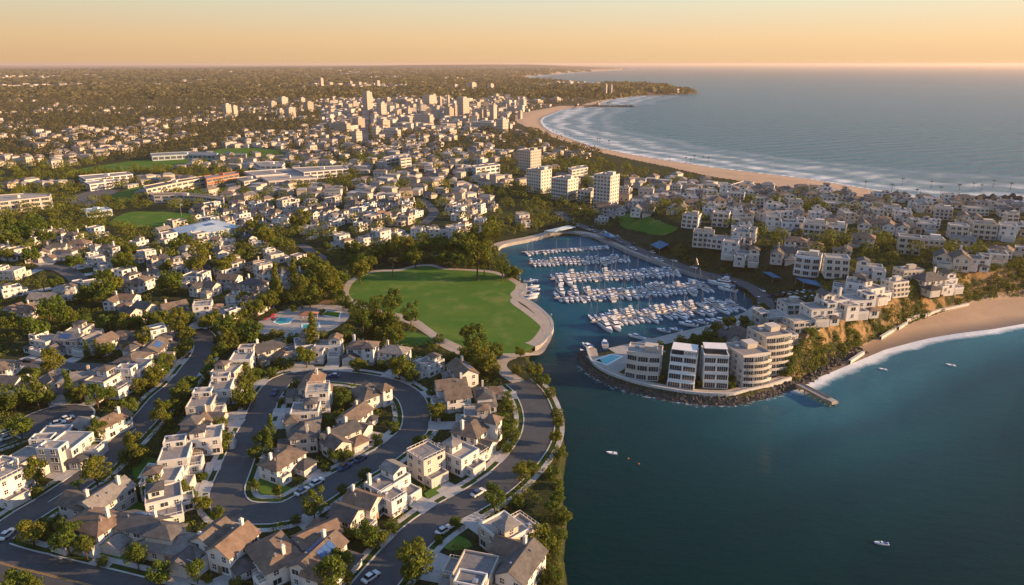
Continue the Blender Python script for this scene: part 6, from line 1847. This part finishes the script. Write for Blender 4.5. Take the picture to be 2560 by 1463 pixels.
def wherename(px, py):
    if px > 1400: return 'on the slope behind the beach' if py < 500 else 'between the hill blocks'
    if py > 560: return 'among the valley trees'
    if px < 560: return 'near the school fields'
    if py > 500: return 'in the town streets above the bank'
    if px < 850: return 'round the shopping roofs'
    return 'in the close packed town'
cnt = {}
for i in SINGLE[np.argsort(tx[SINGLE])]:
    v = int(rng.integers(0, len(PLANS))); o = obj('house', LITE[v]); x, y = TOWNX[i], TOWNY[i]
    s = rng.uniform(.66, .9)
    o.location = (x, y, TZ[i] - .1); o.rotation_euler = (0, 0, rng.choice([0, pi / 2, pi, -pi / 2], p=[.5, .2, .1, .2]) - .3 + .5 * (vnoise(np.array([x]), np.array([y]), 160, 9)[0] - .5) * 2); o.scale = (s, s, s)
    wn_ = wherename(tx[i], ty[i]); key = (v, wn_); k = cnt.get(key, 0); cnt[key] = k + 1
    tag(o, f'{PLANS[v][3]}, {ordinal(k)} such from the inland side {wn_}', 'house', 'houses ' + wn_)
    HOUSES.append((x, y, 8.0))
def far_houses(name, X, Y, Z_, S_, seed, hi=1.0):
    g = np.random.default_rng(seed); V, F4, mi = [], [], []
    for i in range(len(X)):
        a = g.choice([0, pi / 2]) - .45 + g.normal(0, .3); L, Wd = S_[i] * g.uniform(.8, 1.25), S_[i] * g.uniform(.55, .8); h = g.choice([2.9, 4.2, 5.6, 8.0], p=[.4, .3, .25, .05]) * (hi if np.isscalar(hi) else hi[i])
        flat = g.random() < .4; rise = .4 if flat else g.uniform(1.2, 2.2)
        c, s = cos(a), sin(a)
        def T(x, y, z): return (X[i] + x * c - y * s, Y[i] + x * s + y * c, Z_[i] + z)
        o = len(V); hx, hy = L / 2, Wd / 2
        V += [T(-hx, -hy, -1), T(hx, -hy, -1), T(hx, hy, -1), T(-hx, hy, -1), T(-hx, -hy, h), T(hx, -hy, h), T(hx, hy, h), T(-hx, hy, h)]
        F4 += [(o, o + 1, o + 5, o + 4), (o + 1, o + 2, o + 6, o + 5), (o + 2, o + 3, o + 7, o + 6), (o + 3, o, o + 4, o + 7)]
        wm_ = int(g.integers(0, 3)); mi += [wm_] * 4
        rm = int(g.integers(3, 6)) if not flat else int(g.integers(5, 7)); ov = .5
        o = len(V)
        V += [T(-hx - ov, -hy - ov, h), T(hx + ov, -hy - ov, h), T(hx + ov, hy + ov, h), T(-hx - ov, hy + ov, h), T(-hx * (.5 if not flat else .9), -(0 if not flat else hy * .9), h + rise), T(hx * (.5 if not flat else .9), -(0 if not flat else hy * .9), h + rise), T(hx * (.5 if not flat else .9), (0 if not flat else hy * .9), h + rise), T(-hx * (.5 if not flat else .9), (0 if not flat else hy * .9), h + rise)]
        F4 += [(o, o + 1, o + 5, o + 4), (o + 1, o + 2, o + 6, o + 5), (o + 2, o + 3, o + 7, o + 6), (o + 3, o, o + 4, o + 7), (o + 4, o + 5, o + 6, o + 7)]; mi += [rm] * 5
        nw = max(2, int(L / 3.5))
        for fl in range(max(1, int(h / 2.9))):
            for k in range(nw):
                x = -hx + L * (k + .5) / nw; z = fl * 2.9 + 1.0; e = .08
                for sd in (-1, 1):
                    o = len(V); V += [T(x - .7, sd * (hy + e), z), T(x + .7, sd * (hy + e), z), T(x + .7, sd * (hy + e), z + 1.3), T(x - .7, sd * (hy + e), z + 1.3)]
                    F4.append((o, o + 1, o + 2, o + 3)); mi.append(7)
    mats = ['wall_a', 'wall_b', 'wall_c', 'roof_a', 'roof_b', 'roof_c', 'roof_d', 'glass']
    return tag(obj(name, np_mesh(name, V, F4, mats, mi)), kind='stuff')
simple('wall_a', (0.56, 0.51, 0.45), (0.46, 0.42, 0.38), .02); simple('wall_b', (0.42, 0.35, 0.28), (0.46, 0.4, 0.33), .02); simple('wall_c', (0.5, 0.46, 0.41), (0.36, 0.32, 0.28), .02)
simple('roof_a', (0.17, 0.13, 0.11), (0.13, 0.115, 0.11), .03); simple('roof_b', (0.2, 0.15, 0.12), (0.15, 0.13, 0.125), .03); simple('roof_c', (0.17, 0.165, 0.165), (0.3, 0.27, 0.25), .03); simple('roof_d', (0.36, 0.34, 0.32), (0.27, 0.26, 0.25), .03)
DT = (tx[REST] > 820) & (tx[REST] < 1310) & (ty[REST] > 232) & (ty[REST] < 338) & (rng.random(len(REST)) < .55)
far_houses('distant_houses', TOWNX[REST], TOWNY[REST], TZ[REST], np.where(DT, 15.5, 10.8), 21, np.where(DT, rng.uniform(1.2, 2.5, len(REST)), 1.0))
RH = [(TOWNX[i], TOWNY[i], 7.5) for i in REST]
# towards the horizon
FX, FY = jitter_grid(2300, 11000, lambda y: 52 + (y - 2300) * .028)
fD, fs_, fr_ = coast_info(FX, FY); fZ = terrain(FX, FY, (fD, fs_, fr_))
fn = vnoise(FX, FY, 900, 4) * .45 + vnoise(FX, FY * .45, 330, 6) * .55
k = (fD > 40) & (fn > .485) & (np.abs(FX) < FY * .76)
far_houses('distant_houses', FX[k], FY[k], fZ[k], 17 + FY[k] * .0022, 22, 1.5)
k2 = (fD > 15) & (fn < .72) & (np.abs(FX) < FY * .76)
shrub_stuff('distant_woods', FX[k2], FY[k2], fZ[k2] - 1, 16 + FY[k2] * .0075, 26, .55, 'leaf_far_hazed', 31, tall=np.full(k2.sum(), 7.5))

# tree mass of the middle distance, then undergrowth between the houses
MX_, MY_ = jitter_grid(300, 2350, lambda y: 9.0 + max(0, y - 400) * .0085)
mD, ms_, mr_ = coast_info(MX_, MY_); mZ = terrain(MX_, MY_, (mD, ms_, mr_))
mpx, mpy = PXY(MX_, MY_, mZ)
mn = vnoise(MX_, MY_, 60, 8) * .6 + vnoise(MX_, MY_, 22, 9) * .4
p = np.where((mpx > 560) & (mpy > 330), .66, .72)
p = np.where((mpx < 640) & (mpy < 330), .85, p)
p = np.where((mpx < 380) & (mpy > 460) & (mpy < 600), .85, p)
p = np.where((mpx > 800) & (mpx < 1320) & (mpy < 330), .42, p)
p = np.where((mpx > 1240) & (mpx < 1560) & (mpy > 470), .75, p)
p = np.where((mpx > 1500) & (mpy > 430), .42, p)
mb_ = np.zeros(len(MX_), bool)
for nm, bp in BEACH:
    mb_ |= inside(MX_, MY_, bp)
k = (mD > 6) & ~mb_ & (mn < p) & ~((ms_ < 98) & (mpx > 1500) & (mpy < 575)) & (mpx > -60) & (mpx < 2620) & (mpy < 655)
i = np.where(k)[0]
i = i[~blocked(MX_[i], MY_[i], 1.5)]
i = i[~near_points(MX_[i], MY_[i], HOUSES + RH + BIGS, .8)]
i = i[~near_points(MX_[i], MY_[i], TPOS, .5)]
Rr = rng.uniform(2.4, 4.8, len(i)) * (1 + np.maximum(0, MY_[i] - 700) * .0003)
nearm = MY_[i] < 800
j = i[nearm]; shrub_stuff('woods', MX_[j], MY_[j], mZ[j], Rr[nearm], 150, .235, 'leaf', 41, 1.1, .8)
j = i[~nearm]; shrub_stuff('distant_woods', MX_[j], MY_[j], mZ[j], Rr[~nearm], 34, .48, 'leaf_far_hazed', 42, 1.15, .8)

UX, UY = jitter_grid(118, 400, lambda y: 3.1 + max(0, y - 200) * .006)
uD, us_, ur_ = coast_info(UX, UY); uZ = terrain(UX, UY, (uD, us_, ur_))
upx, upy = PXY(UX, UY, uZ)
un = vnoise(UX, UY, 13, 12) * .6 + vnoise(UX, UY, 5, 13) * .4
k = (uD > 2.0) & (un < .63) & (upx > -120) & (upx < 2700) & ((upx < 1420) | (uZ > 4.5) | (us_ > 60)) & ~((us_ < 38) & (upx > 1950) & (uZ < 4))
bx, by = [], []
i = np.where(k)[0]
i = i[~blocked(UX[i], UY[i], .9)]
i = i[~near_points(UX[i], UY[i], HOUSES, -.6)]
ins_b = np.zeros(len(i), bool)
for nm, bp in BEACH:
    ins_b |= inside(UX[i], UY[i], bp) & (uZ[i] < 4.5)
i = i[~ins_b]
shrub_stuff('undergrowth', UX[i], UY[i], uZ[i], rng.uniform(.8, 2.0, len(i)), 64, .30, 'leaf', 51, .85, .3)
# scrub on the bluff face
BX, BY = [], []
ft = smooth_line([RP[q] for q in range(1, 11)], 2.0)
for q in range(5200):
    a = ft[rng.integers(0, len(ft))] + rng.normal(0, 1.0, 2) + np.array([0, 1]) * 0
    Nn_, _ = None, None
    BX.append(a[0]); BY.append(a[1])
BX, BY = np.array(BX), np.array(BY)
n_, _t = normals2(ft); sgn = 1 if inside(np.array([ft[len(ft) // 2][0] + n_[len(ft) // 2][0] * 3]), np.array([ft[len(ft) // 2][1] + n_[len(ft) // 2][1] * 3]), RP)[0] else -1
kk_ = rng.integers(0, len(ft), len(BX)); off = rng.uniform(.5, 14, len(BX))
BX = ft[kk_, 0] + n_[kk_, 0] * sgn * off; BY = ft[kk_, 1] + n_[kk_, 1] * sgn * off
bn = vnoise(BX, BY, 11, 15) * .65 + vnoise(BX, BY, 4, 16) * .35
bz = terrain(BX, BY)
k = (bn < .66 + .06 * (BX > 120)) & ~near_points(BX, BY, HOUSES, -1.5)
shrub_stuff('bluff_scrub', BX[k], BY[k], bz[k], rng.uniform(.7, 1.9, k.sum()), 34, .38, 'leaf_scrub', 61, .8, .2)

# palms and people-sized specks along the far beach
make_tree('p0', 'palm', 977)
c = 0
for px, py in ((1383, 336), (1390, 338), (1412, 341), (1425, 345), (1493, 363), (1499, 363), (1522, 370), (1674, 403), (1714, 408), (1726, 409), (1735, 409), (1756, 409), (1770, 412), (2162, 470), (2253, 472), (2228, 482), (2325, 478), (2430, 482), (2450, 486), (2480, 478), (2523, 486), (2395, 490), (2290, 492), (2350, 492)):
    x, y, z = G(px, py); z = max(z, .4)
    tag(copy_tree(TREES['p0'], (x, y, z), random.uniform(0, 6), random.uniform(.6, .85)), f'small dark palm on the far beach, {ordinal(c)} from the bay head', 'palm tree', 'palms along the far beach'); c += 1
drop_tree(TREES['p0'])

# ------------------------------------------------------------------ evening haze
m = bpy.data.materials.new('haze'); m.use_nodes = True
n, l = m.node_tree.nodes, m.node_tree.links
n.remove(n['Principled BSDF'])
pv = n.new('ShaderNodeVolumePrincipled')
pv.inputs['Color'].default_value = (0.95, 0.79, 0.68, 1)
pv.inputs['Density'].default_value = HAZE_D
pv.inputs['Anisotropy'].default_value = 0.25
l.new(pv.outputs[0], n['Material Output'].inputs['Volume'])
MATS['haze'] = m
h = MB(); h.prism([(-70000, -400), (70000, -400), (70000, 90000), (-70000, 90000)], -5, 122)
tag(h.build('haze', 'haze'), kind='stuff')
